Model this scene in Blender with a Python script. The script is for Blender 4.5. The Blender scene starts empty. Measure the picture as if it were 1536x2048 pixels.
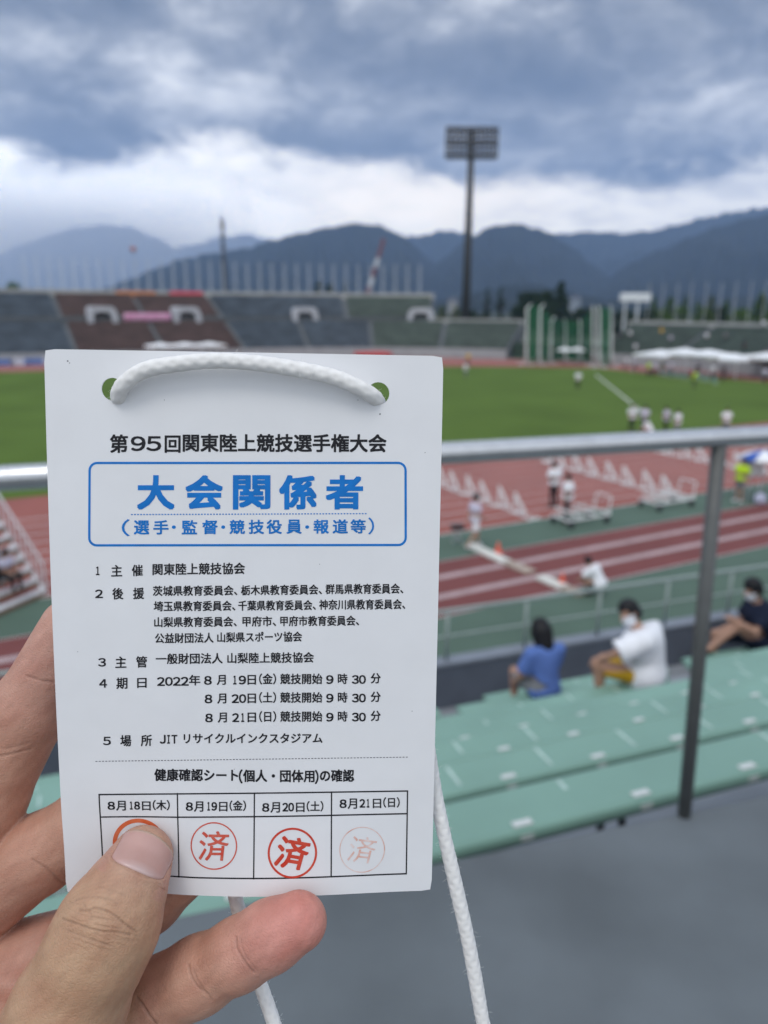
import bpy, bmesh, math, random
import numpy as np
from mathutils import Vector, Matrix
R = math.radians
rnd = random.Random(7)
nrng = np.random.default_rng(7)
SC = bpy.context.scene
COL = SC.collection

# ------------------------------------------------------------------ camera
H = 8.5                                   # eye above the infield, metres
PITCH, ROLL = R(15.0), R(0.35)
FPX, UC, VC = 1539.0, 768.0, 1024.0       # focal length and centre in photo pixels (1536 x 2048)
CAM = Vector((0, 0, H))
CROT = Matrix.Rotation(math.pi / 2 - PITCH, 3, 'X') @ Matrix.Rotation(ROLL, 3, 'Z')
cd = bpy.data.cameras.new("camera")
cam = bpy.data.objects.new("camera", cd); COL.objects.link(cam)
cam.matrix_world = Matrix.Translation(CAM) @ CROT.to_4x4()
cd.sensor_fit = 'VERTICAL'; cd.sensor_height = 7.6; cd.lens = FPX / 2048 * 7.6
cd.clip_start = 0.02; cd.clip_end = 40000
cd.dof.use_dof = True; cd.dof.focus_distance = 0.1845; cd.dof.aperture_fstop = 2.95
SC.camera = cam

# ------------------------------------------------------------------ sky, sun, exposure
SC.view_settings.view_transform = 'Standard'; SC.view_settings.look = 'None'
SC.view_settings.exposure = 0.25; SC.view_settings.gamma = 1; SC.view_settings.use_curve_mapping = False
SC.render.engine = 'CYCLES'
SC.cycles.use_denoising = True
SC.cycles.max_bounces = 8; SC.cycles.volume_bounces = 4
SC.cycles.sample_clamp_indirect = 4
SC.cycles.use_adaptive_sampling = False

SUN_EL, SUN_AZ = R(58), R(205)            # azimuth from +Y, clockwise: high, behind the camera and to its left
w = bpy.data.worlds.new("World"); SC.world = w; w.use_nodes = True
NT = w.node_tree; NT.nodes.clear()
def nn(t, **k):
    n = NT.nodes.new(t)
    for a, b in k.items(): setattr(n, a, b)
    return n
def sock(n, i, v):
    if isinstance(v, bpy.types.NodeSocket): NT.links.new(v, n.inputs[i])
    elif v is not None: n.inputs[i].default_value = v
def M(op, a, b=None, c=None):
    n = nn('ShaderNodeMath', operation=op); sock(n, 0, a); sock(n, 1, b)
    if c is not None: sock(n, 2, c)
    return n.outputs[0]
def mixc(f, a, b):
    n = nn('ShaderNodeMix', data_type='RGBA'); sock(n, 0, f); sock(n, 6, a); sock(n, 7, b); return n.outputs[2]
def sstep(x, lo, hi):
    n = nn('ShaderNodeMapRange', interpolation_type='SMOOTHSTEP'); sock(n, 0, x); sock(n, 1, lo); sock(n, 2, hi); return n.outputs[0]
def noise(vec, scale, detail=5, rough=.55, dist=0):
    n = nn('ShaderNodeTexNoise'); sock(n, 'Vector', vec); sock(n, 'Scale', scale); sock(n, 'Detail', detail); sock(n, 'Roughness', rough); sock(n, 'Distortion', dist)
    return n.outputs[0]
tc = nn('ShaderNodeTexCoord'); sp = nn('ShaderNodeSeparateXYZ'); NT.links.new(tc.outputs['Generated'], sp.inputs[0])
X, Y, Z = sp.outputs
az = M('ARCTAN2', X, Y); el = M('ARCSINE', Z)
def comb(a, b, c):
    n = nn('ShaderNodeCombineXYZ'); sock(n, 0, a); sock(n, 1, b); sock(n, 2, c); return n.outputs[0]
den = M('ADD', M('MAXIMUM', Z, 0.0), 0.10)
pl = comb(M('DIVIDE', X, den), M('DIVIDE', Y, den), 0.0)
n_big = noise(pl, 0.75, 7, .56, .5)
n_fine = noise(comb(az, M('MULTIPLY', el, 2.0), 3.0), 7.0, 7, .56, .35)
n_warp = noise(comb(az, M('MULTIPLY', el, 1.5), 9.0), 5.0, 4, .55)
n_warp2 = noise(comb(az, M('MULTIPLY', el, 1.5), 19.0), 11.0, 5, .6)
wu = M('MULTIPLY', M('SUBTRACT', n_warp, .5), .26); wv = M('MULTIPLY', M('SUBTRACT', n_warp2, .5), .075)
azw = M('ADD', az, wu); elw = M('ADD', el, wv)
def aeld(u, v):                            # azimuth and elevation of a photo pixel
    d = CROT @ Vector(((u - UC) / FPX, (VC - v) / FPX, -1)); d.normalize()
    return math.atan2(d.x, d.y), math.asin(d.z)
def blob(u, v, ru, rv, amp):
    a, e = aeld(u, v)
    x = M('MULTIPLY', M('SUBTRACT', azw, a), FPX / ru); y = M('MULTIPLY', M('SUBTRACT', elw, e), FPX / rv)
    q = M('ADD', M('MULTIPLY', x, x), M('MULTIPLY', y, y))
    return M('MULTIPLY', M('EXPONENT', M('MULTIPLY', q, -1.0)), amp)
n_det = noise(comb(az, M('MULTIPLY', el, 1.7), 5.0), 15.0, 8, .6, .5)
acc = M('MULTIPLY_ADD', n_big, 0.80, M('MULTIPLY_ADD', n_fine, 0.95, M('MULTIPLY', n_det, .55)))
acc = M('MULTIPLY_ADD', M('SUBTRACT', acc, 1.15), 1.5, 0.40)
for b in [(300, 150, 280, 75, .24), (90, 70, 170, 60, .12), (620, 215, 230, 50, .22), (1330, 230, 260, 60, .20), (1510, 190, 170, 60, .26), (330, 230, 200, 40, .12),
          (1180, 70, 250, 50, .06), (60, 255, 220, 50, -.22), (700, 90, 260, 70, -.14), (780, 295, 260, 35, -.12), (1000, 150, 230, 60, -.08), (330, 290, 200, 30, -.14),
          (1330, 130, 260, 35, -.10), (1310, 310, 230, 40, -.12), (60, 20, 120, 30, -.08)]:
    acc = M('ADD', acc, blob(*b))
ramp = nn('ShaderNodeValToRGB'); NT.links.new(acc, ramp.inputs[0])
cr = ramp.color_ramp
cr.elements[0].position = .0; cr.elements[0].color = (.105, .108, .112, 1)
cr.elements[1].position = 1.0; cr.elements[1].color = (1.3, 1.27, 1.2, 1)
e = cr.elements.new(.30); e.color = (.205, .208, .212, 1)
e = cr.elements.new(.52); e.color = (.40, .40, .395, 1)
e = cr.elements.new(.75); e.color = (.80, .79, .765, 1)
dark = ramp.outputs[0]
# bright band between the cloud base and the mountains
edge = M('ADD', R(9.2), M('ADD', M('MULTIPLY', M('SUBTRACT', n_warp, .5), R(4.0)), M('MULTIPLY_ADD', M('SUBTRACT', n_warp2, .5), R(4.2), M('MULTIPLY', M('SUBTRACT', n_det, .5), R(2.6)))))
for b in [(500, 300, 170, 300, R(1.1)), (1290, 340, 190, 300, R(-1.3)), (1530, 330, 120, 300, R(.4)), (150, 340, 180, 300, R(-.3))]:
    edge = M('ADD', edge, blob(*b))
band = sstep(M('SUBTRACT', edge, el), R(-.85), R(1.2))
wn = noise(comb(M('MULTIPLY', az, 1.0), M('MULTIPLY', el, 2.6), 1.0), 16.0, 6, .6, .4)
wcol = mixc(sstep(wn, .32, .66), (1.75, 1.64, 1.45, 1), (2.6, 2.42, 2.08, 1))
wcol = mixc(blob(850, 390, 260, 60, .75), wcol, (3.2, 2.8, 2.2, 1))
wcol = mixc(blob(60, 420, 360, 150, .8), wcol, (3.6, 3.5, 3.3, 1))
sky_front = mixc(band, dark, wcol)
# the overcast vault overhead and behind the viewer
n_up = noise(pl, .9, 5, .55, .3)
up_col = mixc(sstep(n_up, .3, .7), (.62, .68, .78, 1), (1.02, 1.06, 1.12, 1))
fw = sstep(el, R(20), R(40))
back = sstep(Y, .25, -.35)
vault = M('MAXIMUM', fw, back)
cl = mixc(vault, sky_front, up_col)
low = sstep(Z, -.01, -.08)
cl = mixc(low, cl, (.16, .18, .17, 1))
st = nn('ShaderNodeTexSky', sky_type='NISHITA'); st.sun_disc = False; st.sun_elevation = SUN_EL; st.sun_rotation = SUN_AZ
bg1 = nn('ShaderNodeBackground'); NT.links.new(st.outputs[0], bg1.inputs[0]); bg1.inputs[1].default_value = .1
bg2 = nn('ShaderNodeBackground'); NT.links.new(cl, bg2.inputs[0]); bg2.inputs[1].default_value = 1.0
mx = nn('ShaderNodeMixShader'); mx.inputs[0].default_value = .96
NT.links.new(bg1.outputs[0], mx.inputs[1]); NT.links.new(bg2.outputs[0], mx.inputs[2])
wo = nn('ShaderNodeOutputWorld'); NT.links.new(mx.outputs[0], wo.inputs[0])
w.cycles.sampling_method = 'MANUAL'; w.cycles.sample_map_resolution = 1024

sl = bpy.data.lights.new("sun", 'SUN'); sl.energy = 0.9; sl.angle = R(22); sl.color = (1, .96, .9)
so = bpy.data.objects.new("sun", sl); COL.objects.link(so)
sdir = Vector((math.sin(SUN_AZ) * math.cos(SUN_EL), math.cos(SUN_AZ) * math.cos(SUN_EL), math.sin(SUN_EL)))
so.rotation_euler = sdir.to_track_quat('Z', 'Y').to_euler()

# ------------------------------------------------------------------ frames and helpers
def ray(u, v):
    return CROT @ Vector(((u - UC) / FPX, (VC - v) / FPX, -1.0))
def PD(u, v, d):                           # point at depth d (along the optical axis)
    return CAM + ray(u, v) * d
def G(u, v, z=0.0):                        # point of the level plane z under a photo pixel
    r = ray(u, v); return CAM + r * ((z - H) / r.z)
def PY(u, v, y):                           # point on the vertical plane Y = y
    r = ray(u, v); return CAM + r * (y / r.y)
def pix(p):
    q = CROT.transposed() @ (Vector(p) - CAM); return UC + FPX * q.x / -q.z, VC - FPX * q.y / -q.z
TA = R(61.0); TT = Vector((math.sin(TA), math.cos(TA), 0)); TN = Vector((-math.cos(TA), math.sin(TA), 0))
def TF(s, c, z=0.0): return TT * s + TN * c + Vector((0, 0, z))
def sc_of(p): return p.dot(TT), p.dot(TN)
SA = R(69.5); ST = Vector((math.sin(SA), math.cos(SA), 0)); SN = Vector((-math.cos(SA), math.sin(SA), 0))
def SF(s, d, h): return ST * s + SN * d + Vector((0, 0, H - h))   # stand frame: h below the eye
TROT = math.atan2(TT.y, TT.x); SROT = math.atan2(ST.y, ST.x)
def lin(r, g, b):
    f = lambda c: (c / 255 / 12.92 if c / 255 < .04045 else ((c / 255 + .055) / 1.055) ** 2.4)
    return (f(r), f(g), f(b))

MATS = {}
def mat(name, col, rough=.6, var=.12, scale=4.0, bump=0.0, bscale=40.0, metal=0.0, spec=.5, coord='Object', detail=4, col2=None, sss=0, attr=None):
    if name in MATS: return MATS[name]
    m = bpy.data.materials.new(name); m.use_nodes = True; t = m.node_tree; b = t.nodes['Principled BSDF']
    L = t.links.new
    c = t.nodes.new('ShaderNodeTexCoord'); src = c.outputs[coord]
    n = t.nodes.new('ShaderNodeTexNoise'); n.inputs['Scale'].default_value = scale; n.inputs['Detail'].default_value = detail; L(src, n.inputs['Vector'])
    r = t.nodes.new('ShaderNodeMapRange'); r.inputs[1].default_value = .3; r.inputs[2].default_value = .7; L(n.outputs[0], r.inputs[0])
    x = t.nodes.new('ShaderNodeMix'); x.data_type = 'RGBA'; L(r.outputs[0], x.inputs[0])
    a2 = col2 or tuple(min(1, k * (1 + var)) for k in col); a1 = col if col2 else tuple(k * (1 - var) for k in col)
    x.inputs[6].default_value = (*a1, 1); x.inputs[7].default_value = (*a2, 1)
    out = x.outputs[2]
    if attr:
        at = t.nodes.new('ShaderNodeAttribute'); at.attribute_name = attr
        y = t.nodes.new('ShaderNodeMix'); y.data_type = 'RGBA'; y.blend_type = 'MULTIPLY'; y.inputs[0].default_value = 1
        L(at.outputs['Color'], y.inputs[6]); L(out, y.inputs[7]); out = y.outputs[2]
    L(out, b.inputs['Base Color'])
    b.inputs['Roughness'].default_value = rough; b.inputs['Metallic'].default_value = metal; b.inputs['Specular IOR Level'].default_value = spec
    if bump:
        n2 = t.nodes.new('ShaderNodeTexNoise'); n2.inputs['Scale'].default_value = bscale; n2.inputs['Detail'].default_value = 6; L(src, n2.inputs['Vector'])
        bp = t.nodes.new('ShaderNodeBump'); bp.inputs['Strength'].default_value = bump; bp.inputs['Distance'].default_value = .2 / bscale; L(n2.outputs[0], bp.inputs['Height']); L(bp.outputs[0], b.inputs['Normal'])
    if sss:
        b.inputs['Subsurface Weight'].default_value = sss; b.inputs['Subsurface Radius'].default_value = (1, .35, .2); b.inputs['Subsurface Scale'].default_value = .003
    MATS[name] = m; return m

class MB:
    def __init__(s): s.v = []; s.f = []
    def add(s, vs, fs):
        o = len(s.v); s.v += [tuple(p) for p in vs]; s.f += [tuple(i + o for i in f) for f in fs]; return s
    def box(s, c, size, rz=0, rot=None):
        m = rot if rot is not None else Matrix.Rotation(rz, 3, 'Z')
        c = Vector(c); hx, hy, hz = [k / 2 for k in size]
        vs = [c + m @ Vector((x * hx, y * hy, z * hz)) for x in (-1, 1) for y in (-1, 1) for z in (-1, 1)]
        return s.add(vs, [(0, 1, 3, 2), (4, 6, 7, 5), (0, 4, 5, 1), (2, 3, 7, 6), (0, 2, 6, 4), (1, 5, 7, 3)])
    def tube(s, pts, rad, n=10, cap=True):
        pts = [Vector(p) for p in pts]; k = len(pts); rs = rad if isinstance(rad, (list, tuple)) else [rad] * k
        rings = []; prev = None
        for i, p in enumerate(pts):
            d = (pts[min(i + 1, k - 1)] - pts[max(i - 1, 0)]).normalized()
            if prev is None: a = d.orthogonal().normalized()
            else: a = (prev - d * prev.dot(d)).normalized()
            prev = a; b = d.cross(a)
            rings.append([p + (a * math.cos(2 * math.pi * j / n) + b * math.sin(2 * math.pi * j / n)) * rs[i] for j in range(n)])
        vs = [q for r in rings for q in r]; fs = []
        for i in range(k - 1):
            for j in range(n): fs.append((i * n + j, i * n + (j + 1) % n, (i + 1) * n + (j + 1) % n, (i + 1) * n + j))
        if cap: fs += [tuple(range(n))[::-1], tuple((k - 1) * n + j for j in range(n))]
        return s.add(vs, fs)
    def lathe(s, prof, n=24, c=(0, 0, 0)):
        c = Vector(c); vs = [c + Vector((r * math.cos(2 * math.pi * j / n), r * math.sin(2 * math.pi * j / n), z)) for r, z in prof for j in range(n)]
        fs = [(i * n + j, i * n + (j + 1) % n, (i + 1) * n + (j + 1) % n, (i + 1) * n + j) for i in range(len(prof) - 1) for j in range(n)]
        return s.add(vs, fs)
    def prism(s, poly, ax, length_vec):    # polygon (list of Vectors) swept by a vector
        a = [Vector(p) for p in poly]; b = [p + Vector(length_vec) for p in a]; n = len(a)
        return s.add(a + b, [tuple(range(n))[::-1], tuple(range(n, 2 * n))] + [(i, (i + 1) % n, n + (i + 1) % n, n + i) for i in range(n)])
    def build(s, name, m, parent=None, world=False, smooth=False, bevel=0):
        vs = s.v
        if world and parent is not None:
            o = parent.location; vs = [(p[0] - o.x, p[1] - o.y, p[2] - o.z) for p in vs]
        return mesh_obj(name, vs, s.f, m, parent, smooth, bevel)
def mesh_obj(name, vs, fs, m, parent=None, smooth=False, bevel=0):
    me = bpy.data.meshes.new(name); me.from_pydata([tuple(v) for v in vs], [], [tuple(f) for f in fs]); me.update()
    if m: me.materials.append(m)
    if smooth: me.polygons.foreach_set('use_smooth', [True] * len(me.polygons))
    o = bpy.data.objects.new(name, me); COL.objects.link(o)
    if parent: o.parent = parent
    if bevel:
        b = o.modifiers.new('bevel', 'BEVEL'); b.width = bevel; b.segments = 2; b.limit_method = 'ANGLE'
    return o
def tag(o, label=None, cat=None, group=None, kind=None):
    if label: o['label'] = label
    if cat: o['category'] = cat
    if group: o['group'] = group
    if kind: o['kind'] = kind
    return o
def thing(name, loc, label, cat, rz=0, group=None):
    o = bpy.data.objects.new(name, None); COL.objects.link(o); o.location = loc; o.rotation_euler = (0, 0, rz); o.empty_display_size = .1
    return tag(o, label, cat, group)
def dup(root, loc, rz=None, label=None, scale=None, mats=None):
    r = root.copy(); COL.objects.link(r); r.location = loc
    if rz is not None: r.rotation_euler = (0, 0, rz)
    if label: r['label'] = label
    if scale: r.scale = (scale,) * 3
    def kids(a, b):
        for ch in list(a.children):
            if ch.get('_new'): continue
            c = ch.copy(); COL.objects.link(c); c.parent = b
            base = ch.name.split('.')[0]
            if mats and base in mats and c.material_slots:
                c.material_slots[0].link = 'OBJECT'; c.material_slots[0].material = mats[base]
            kids(ch, c)
    kids(root, r)
    return r
ORD = ['first', 'second', 'third', 'fourth', 'fifth', 'sixth', 'seventh', 'eighth', 'ninth', 'tenth']

# ---------------------------------------------------------------- smooth bodies: distance fields meshed by surface nets
def rc(P, a, b, ra, rb):
    a = np.asarray(a, np.float32); b = np.asarray(b, np.float32); ba = b - a; q = P - a
    t = np.clip(q @ ba / max(float(ba @ ba), 1e-12), 0, 1)
    return np.linalg.norm(q - t[:, None] * ba, axis=1) - (ra + (rb - ra) * t)
def smin(a, b, k):
    h = np.clip(.5 + .5 * (b - a) / k, 0, 1); return b + (a - b) * h - k * h * (1 - h)
def nets(f, lo, hi, h, block=4):
    lo = np.asarray(lo, np.float32); hi = np.asarray(hi, np.float32)
    nb = np.ceil((hi - lo) / (h * block)).astype(int) + 1
    ax = [lo[i] + (np.arange(nb[i]) * block + (block - 1) / 2) * h for i in range(3)]
    C = np.stack(np.meshgrid(*ax, indexing='ij'), -1).reshape(-1, 3).astype(np.float32)
    cdv = f(C).reshape(nb)
    V = cdv.repeat(block, 0).repeat(block, 1).repeat(block, 2).astype(np.float32)
    near = np.abs(cdv) < h * block * 1.35
    near = near.repeat(block, 0).repeat(block, 1).repeat(block, 2)
    idx = np.argwhere(near)
    V[near] = f((lo + idx * np.float32(h)).astype(np.float32))
    ins = V < 0
    n = V.shape
    s = np.zeros([k - 1 for k in n], np.int8)
    for dx in (0, 1):
        for dy in (0, 1):
            for dz in (0, 1): s += ins[dx:n[0] - 1 + dx, dy:n[1] - 1 + dy, dz:n[2] - 1 + dz]
    act = np.argwhere((s > 0) & (s < 8))
    vid = -np.ones(s.shape, np.int32); vid[tuple(act.T)] = np.arange(len(act))
    cor = np.array([(x, y, z) for x in (0, 1) for y in (0, 1) for z in (0, 1)])
    cv = np.stack([V[tuple((act + c).T)] for c in cor], 1)
    pos = np.zeros((len(act), 3), np.float32); cnt = np.zeros(len(act), np.float32)
    for i in range(8):
        for j in range(i + 1, 8):
            if np.abs(cor[i] - cor[j]).sum() != 1: continue
            m = (cv[:, i] < 0) != (cv[:, j] < 0)
            t = cv[m, i] / (cv[m, i] - cv[m, j])
            pos[m] += cor[i] + t[:, None] * (cor[j] - cor[i]); cnt[m] += 1
    pts = lo + (act + pos / cnt[:, None]) * h
    fs = []
    for a in range(3):
        b, c = (a + 1) % 3, (a + 2) % 3
        sl0 = [slice(None)] * 3; sl1 = [slice(None)] * 3; sl0[a] = slice(0, -1); sl1[a] = slice(1, None)
        e0, e1 = ins[tuple(sl0)], ins[tuple(sl1)]
        E = np.argwhere(e0 != e1)
        E = E[(E[:, b] > 0) & (E[:, c] > 0) & (E[:, b] < n[b] - 1) & (E[:, c] < n[c] - 1)]
        def off(db, dc):
            q = E.copy(); q[:, b] -= db; q[:, c] -= dc; return vid[tuple(q.T)]
        quad = np.stack([off(1, 1), off(0, 1), off(0, 0), off(1, 0)], 1)
        flip = ~e0[tuple(E.T)]
        quad[flip] = quad[flip][:, ::-1]
        fs.append(quad)
    F = np.concatenate(fs); F = F[(F >= 0).all(1)]
    return pts, F
def np_mesh(name, pts, F, m, parent=None, smooth=True, color=None, sub_parent=True):
    me = bpy.data.meshes.new(name)
    me.vertices.add(len(pts)); me.vertices.foreach_set('co', np.asarray(pts, np.float32).ravel())
    k = F.shape[1]
    me.loops.add(len(F) * k); me.loops.foreach_set('vertex_index', F.ravel().astype(np.int32))
    me.polygons.add(len(F)); me.polygons.foreach_set('loop_start', np.arange(0, len(F) * k, k, dtype=np.int32))
    me.update(calc_edges=True); me.validate()
    if smooth: me.polygons.foreach_set('use_smooth', [True] * len(me.polygons))
    if color is not None:
        ca = me.color_attributes.new('tint', 'FLOAT_COLOR', 'POINT')
        ca.data.foreach_set('color', np.concatenate([color, np.ones((len(color), 1))], 1).astype(np.float32).ravel())
    if m: me.materials.append(m)
    o = bpy.data.objects.new(name, me); COL.objects.link(o)
    if parent: o.parent = parent
    return o
def relax(pts, F, it=2, lam=.5):
    for _ in range(it):
        acc = np.zeros_like(pts); cnt = np.zeros(len(pts))
        for i in range(4):
            a, b = F[:, i], F[:, (i + 1) % 4]
            np.add.at(acc, a, pts[b]); np.add.at(cnt, a, 1); np.add.at(acc, b, pts[a]); np.add.at(cnt, b, 1)
        pts = pts + lam * (acc / np.maximum(cnt, 1)[:, None] - pts)
    return pts
def vnormals(pts, F):
    nrm = np.cross(pts[F[:, 2]] - pts[F[:, 0]], pts[F[:, 3]] - pts[F[:, 1]])
    out = np.zeros_like(pts)
    for i in range(4): np.add.at(out, F[:, i], nrm)
    return out / np.maximum(np.linalg.norm(out, axis=1, keepdims=True), 1e-12)
# ================================================================= FOREGROUND: paper pass, its cord, the hand
def proj_np(P):
    q = (P - np.array(CAM)) @ np.array(CROT)
    return UC + FPX * q[:, 0] / -q[:, 2], VC - FPX * q[:, 1] / -q[:, 2]
K00, K10, K11, K01 = [np.array(PD(*p)) for p in ((88, 698, .1753), (887, 712, .1753), (863, 1781, .1916), (132, 1787, .1916))]
def S0(a, b):
    a = np.asarray(a, float)[:, None]; b = np.asarray(b, float)[:, None]
    return (K00 * (1 - a) + K10 * a) * (1 - b) + (K01 * (1 - a) + K11 * a) * b
CN = np.cross(K10 - K00, K01 - K00); CN = CN / np.linalg.norm(CN)
if CN @ (np.array(CAM) - K00) < 0: CN = -CN
def bend(a, b):
    a = np.asarray(a, float); b = np.asarray(b, float)
    lo = np.clip((b - .70) / .30, 0, 1); hi = np.clip(1 - b / .25, 0, 1)
    return (.0019 * np.sin(math.pi * np.clip(a * 1.05 - .02, 0, 1)) ** 2 * lo ** 2 + .0014 * np.sin(math.pi * b) * (1 - .5 * a) - .0009 * lo ** 2 * np.sin(2 * math.pi * a) * .5
            + .0004 * hi * np.sin(math.pi * a) - .0012 * np.clip(1 - np.hypot((a - .15) / .22, (b - .93) / .12), 0, 1))
def Sb(a, b, lift=0.0): return S0(a, b) + CN * (bend(a, b) + lift)[:, None]
def to_ab(u, v):
    u = np.asarray(u, float); v = np.asarray(v, float); a = (u - 100) / 780; b = (v - 700) / 1080
    for _ in range(9):
        e = 1e-4
        u0, v0 = proj_np(S0(a, b)); ua, va = proj_np(S0(a + e, b)); ub, vb = proj_np(S0(a, b + e))
        A, B, Cc, D = (ua - u0) / e, (ub - u0) / e, (va - v0) / e, (vb - v0) / e
        du, dv = u - u0, v - v0; det = A * D - B * Cc
        a = a + (D * du - B * dv) / det; b = b + (A * dv - Cc * du) / det
    return a, b
paper = mat('paper', (.765, .77, .785), rough=.62, var=.02, scale=90, bump=.05, bscale=900, spec=.35)
card_c = PD(490, 1240, .184)
card = thing('pass_card', card_c, 'white paper pass with Japanese print and red stamps held up by the hand', 'pass card')
(ha, hb) = to_ab([226.5, 756.5], [780, 785.5]); hb = float(hb.mean())
ra, rb = .00255 / .091, .00255 / .131
def lines(n, spans, k=8):
    base = [i / n for i in range(n + 1)]
    for lo, hi in spans: base = [x for x in base if not lo - .012 < x < hi + .012] + list(np.linspace(lo, hi, k + 1))
    return sorted(base)
q = 1.5
LA = lines(36, [(h - q * ra, h + q * ra) for h in ha]); LB = lines(44, [(hb - q * rb, hb + q * rb)])
ab, idx, quads = [], {}, []
def vert(a, b):
    k = (round(a, 6), round(b, 6))
    if k not in idx: idx[k] = len(ab); ab.append((a, b))
    return idx[k]
def in_hole(a, b): return any(abs(a - h) < q * ra and abs(b - hb) < q * rb for h in ha)
for i in range(len(LA) - 1):
    for j in range(len(LB) - 1):
        if in_hole((LA[i] + LA[i + 1]) / 2, (LB[j] + LB[j + 1]) / 2): continue
        quads.append((vert(LA[i], LB[j]), vert(LA[i], LB[j + 1]), vert(LA[i + 1], LB[j + 1]), vert(LA[i + 1], LB[j])))
for h in ha:
    sa = [x for x in LA if h - q * ra - 1e-6 <= x <= h + q * ra + 1e-6]; sb = [x for x in LB if hb - q * rb - 1e-6 <= x <= hb + q * rb + 1e-6]
    ringp = [(x, sb[0]) for x in sa[:-1]] + [(sa[-1], y) for y in sb[:-1]] + [(x, sb[-1]) for x in sa[:0:-1]] + [(sa[0], y) for y in sb[:0:-1]]
    outer = [vert(*p) for p in ringp]; inner = []
    for x, y in ringp:
        t = math.atan2((y - hb) / rb, (x - h) / ra); inner.append(vert(h + ra * math.cos(t), hb + rb * math.sin(t)))
    for i in range(len(outer)):
        j = (i + 1) % len(outer); quads.append((outer[i], inner[i], inner[j], outer[j]))
ab = np.array(ab)
cr_ = [0.012 * .6, .008 * .6]
for i in range(len(ab)):                     # slightly rounded, worn corners
    a, b = ab[i]
    if (a < 1e-6 or a > 1 - 1e-6) and (b < 1e-6 or b > 1 - 1e-6): ab[i] = (a + (cr_[0] if a < .5 else -cr_[0]) * .5, b + (cr_[1] if b < .5 else -cr_[1]) * .5)
pts = Sb(ab[:, 0], ab[:, 1]) - np.array(card_c)
sheet = mesh_obj('paper_sheet', pts, quads, paper, card, smooth=True)
me = sheet.data
if me.polygons[0].normal.dot(Vector(CN)) < 0: me.flip_normals()
so_ = sheet.modifiers.new('thick', 'SOLIDIFY'); so_.thickness = .00032; so_.offset = -1
es_ = sheet.modifiers.new('crisp', 'EDGE_SPLIT'); es_.split_angle = R(50)

def ink(name, col, col2=None, scale=300):
    return mat(name, col, rough=.5, var=.1, scale=scale, spec=.3, col2=col2)
black, blue = ink('black_ink', (.012, .012, .016)), ink('blue_ink', (.003, .175, .56))
FONT_CACHE = {}
FW = str.maketrans('0123456789()JIT', '０１２３４５６７８９（）ＪＩＴ')
def glyphs(txt, bold=0):
    txt = txt.translate(FW); bold = 0; k = txt
    if k not in FONT_CACHE:
        c = bpy.data.curves.new('t', 'FONT'); c.body = txt; c.size = 1; c.offset = bold; c.resolution_u = 3
        o = bpy.data.objects.new('t', c); COL.objects.link(o); dg = bpy.context.evaluated_depsgraph_get()
        m = bpy.data.meshes.new_from_object(o.evaluated_get(dg))
        vs = np.array([v.co[:2] for v in m.vertices]); fs = [tuple(p.vertices) for p in m.polygons]
        bpy.data.objects.remove(o); bpy.data.meshes.remove(m); FONT_CACHE[k] = (vs, fs)
    return FONT_CACHE[k]
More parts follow.
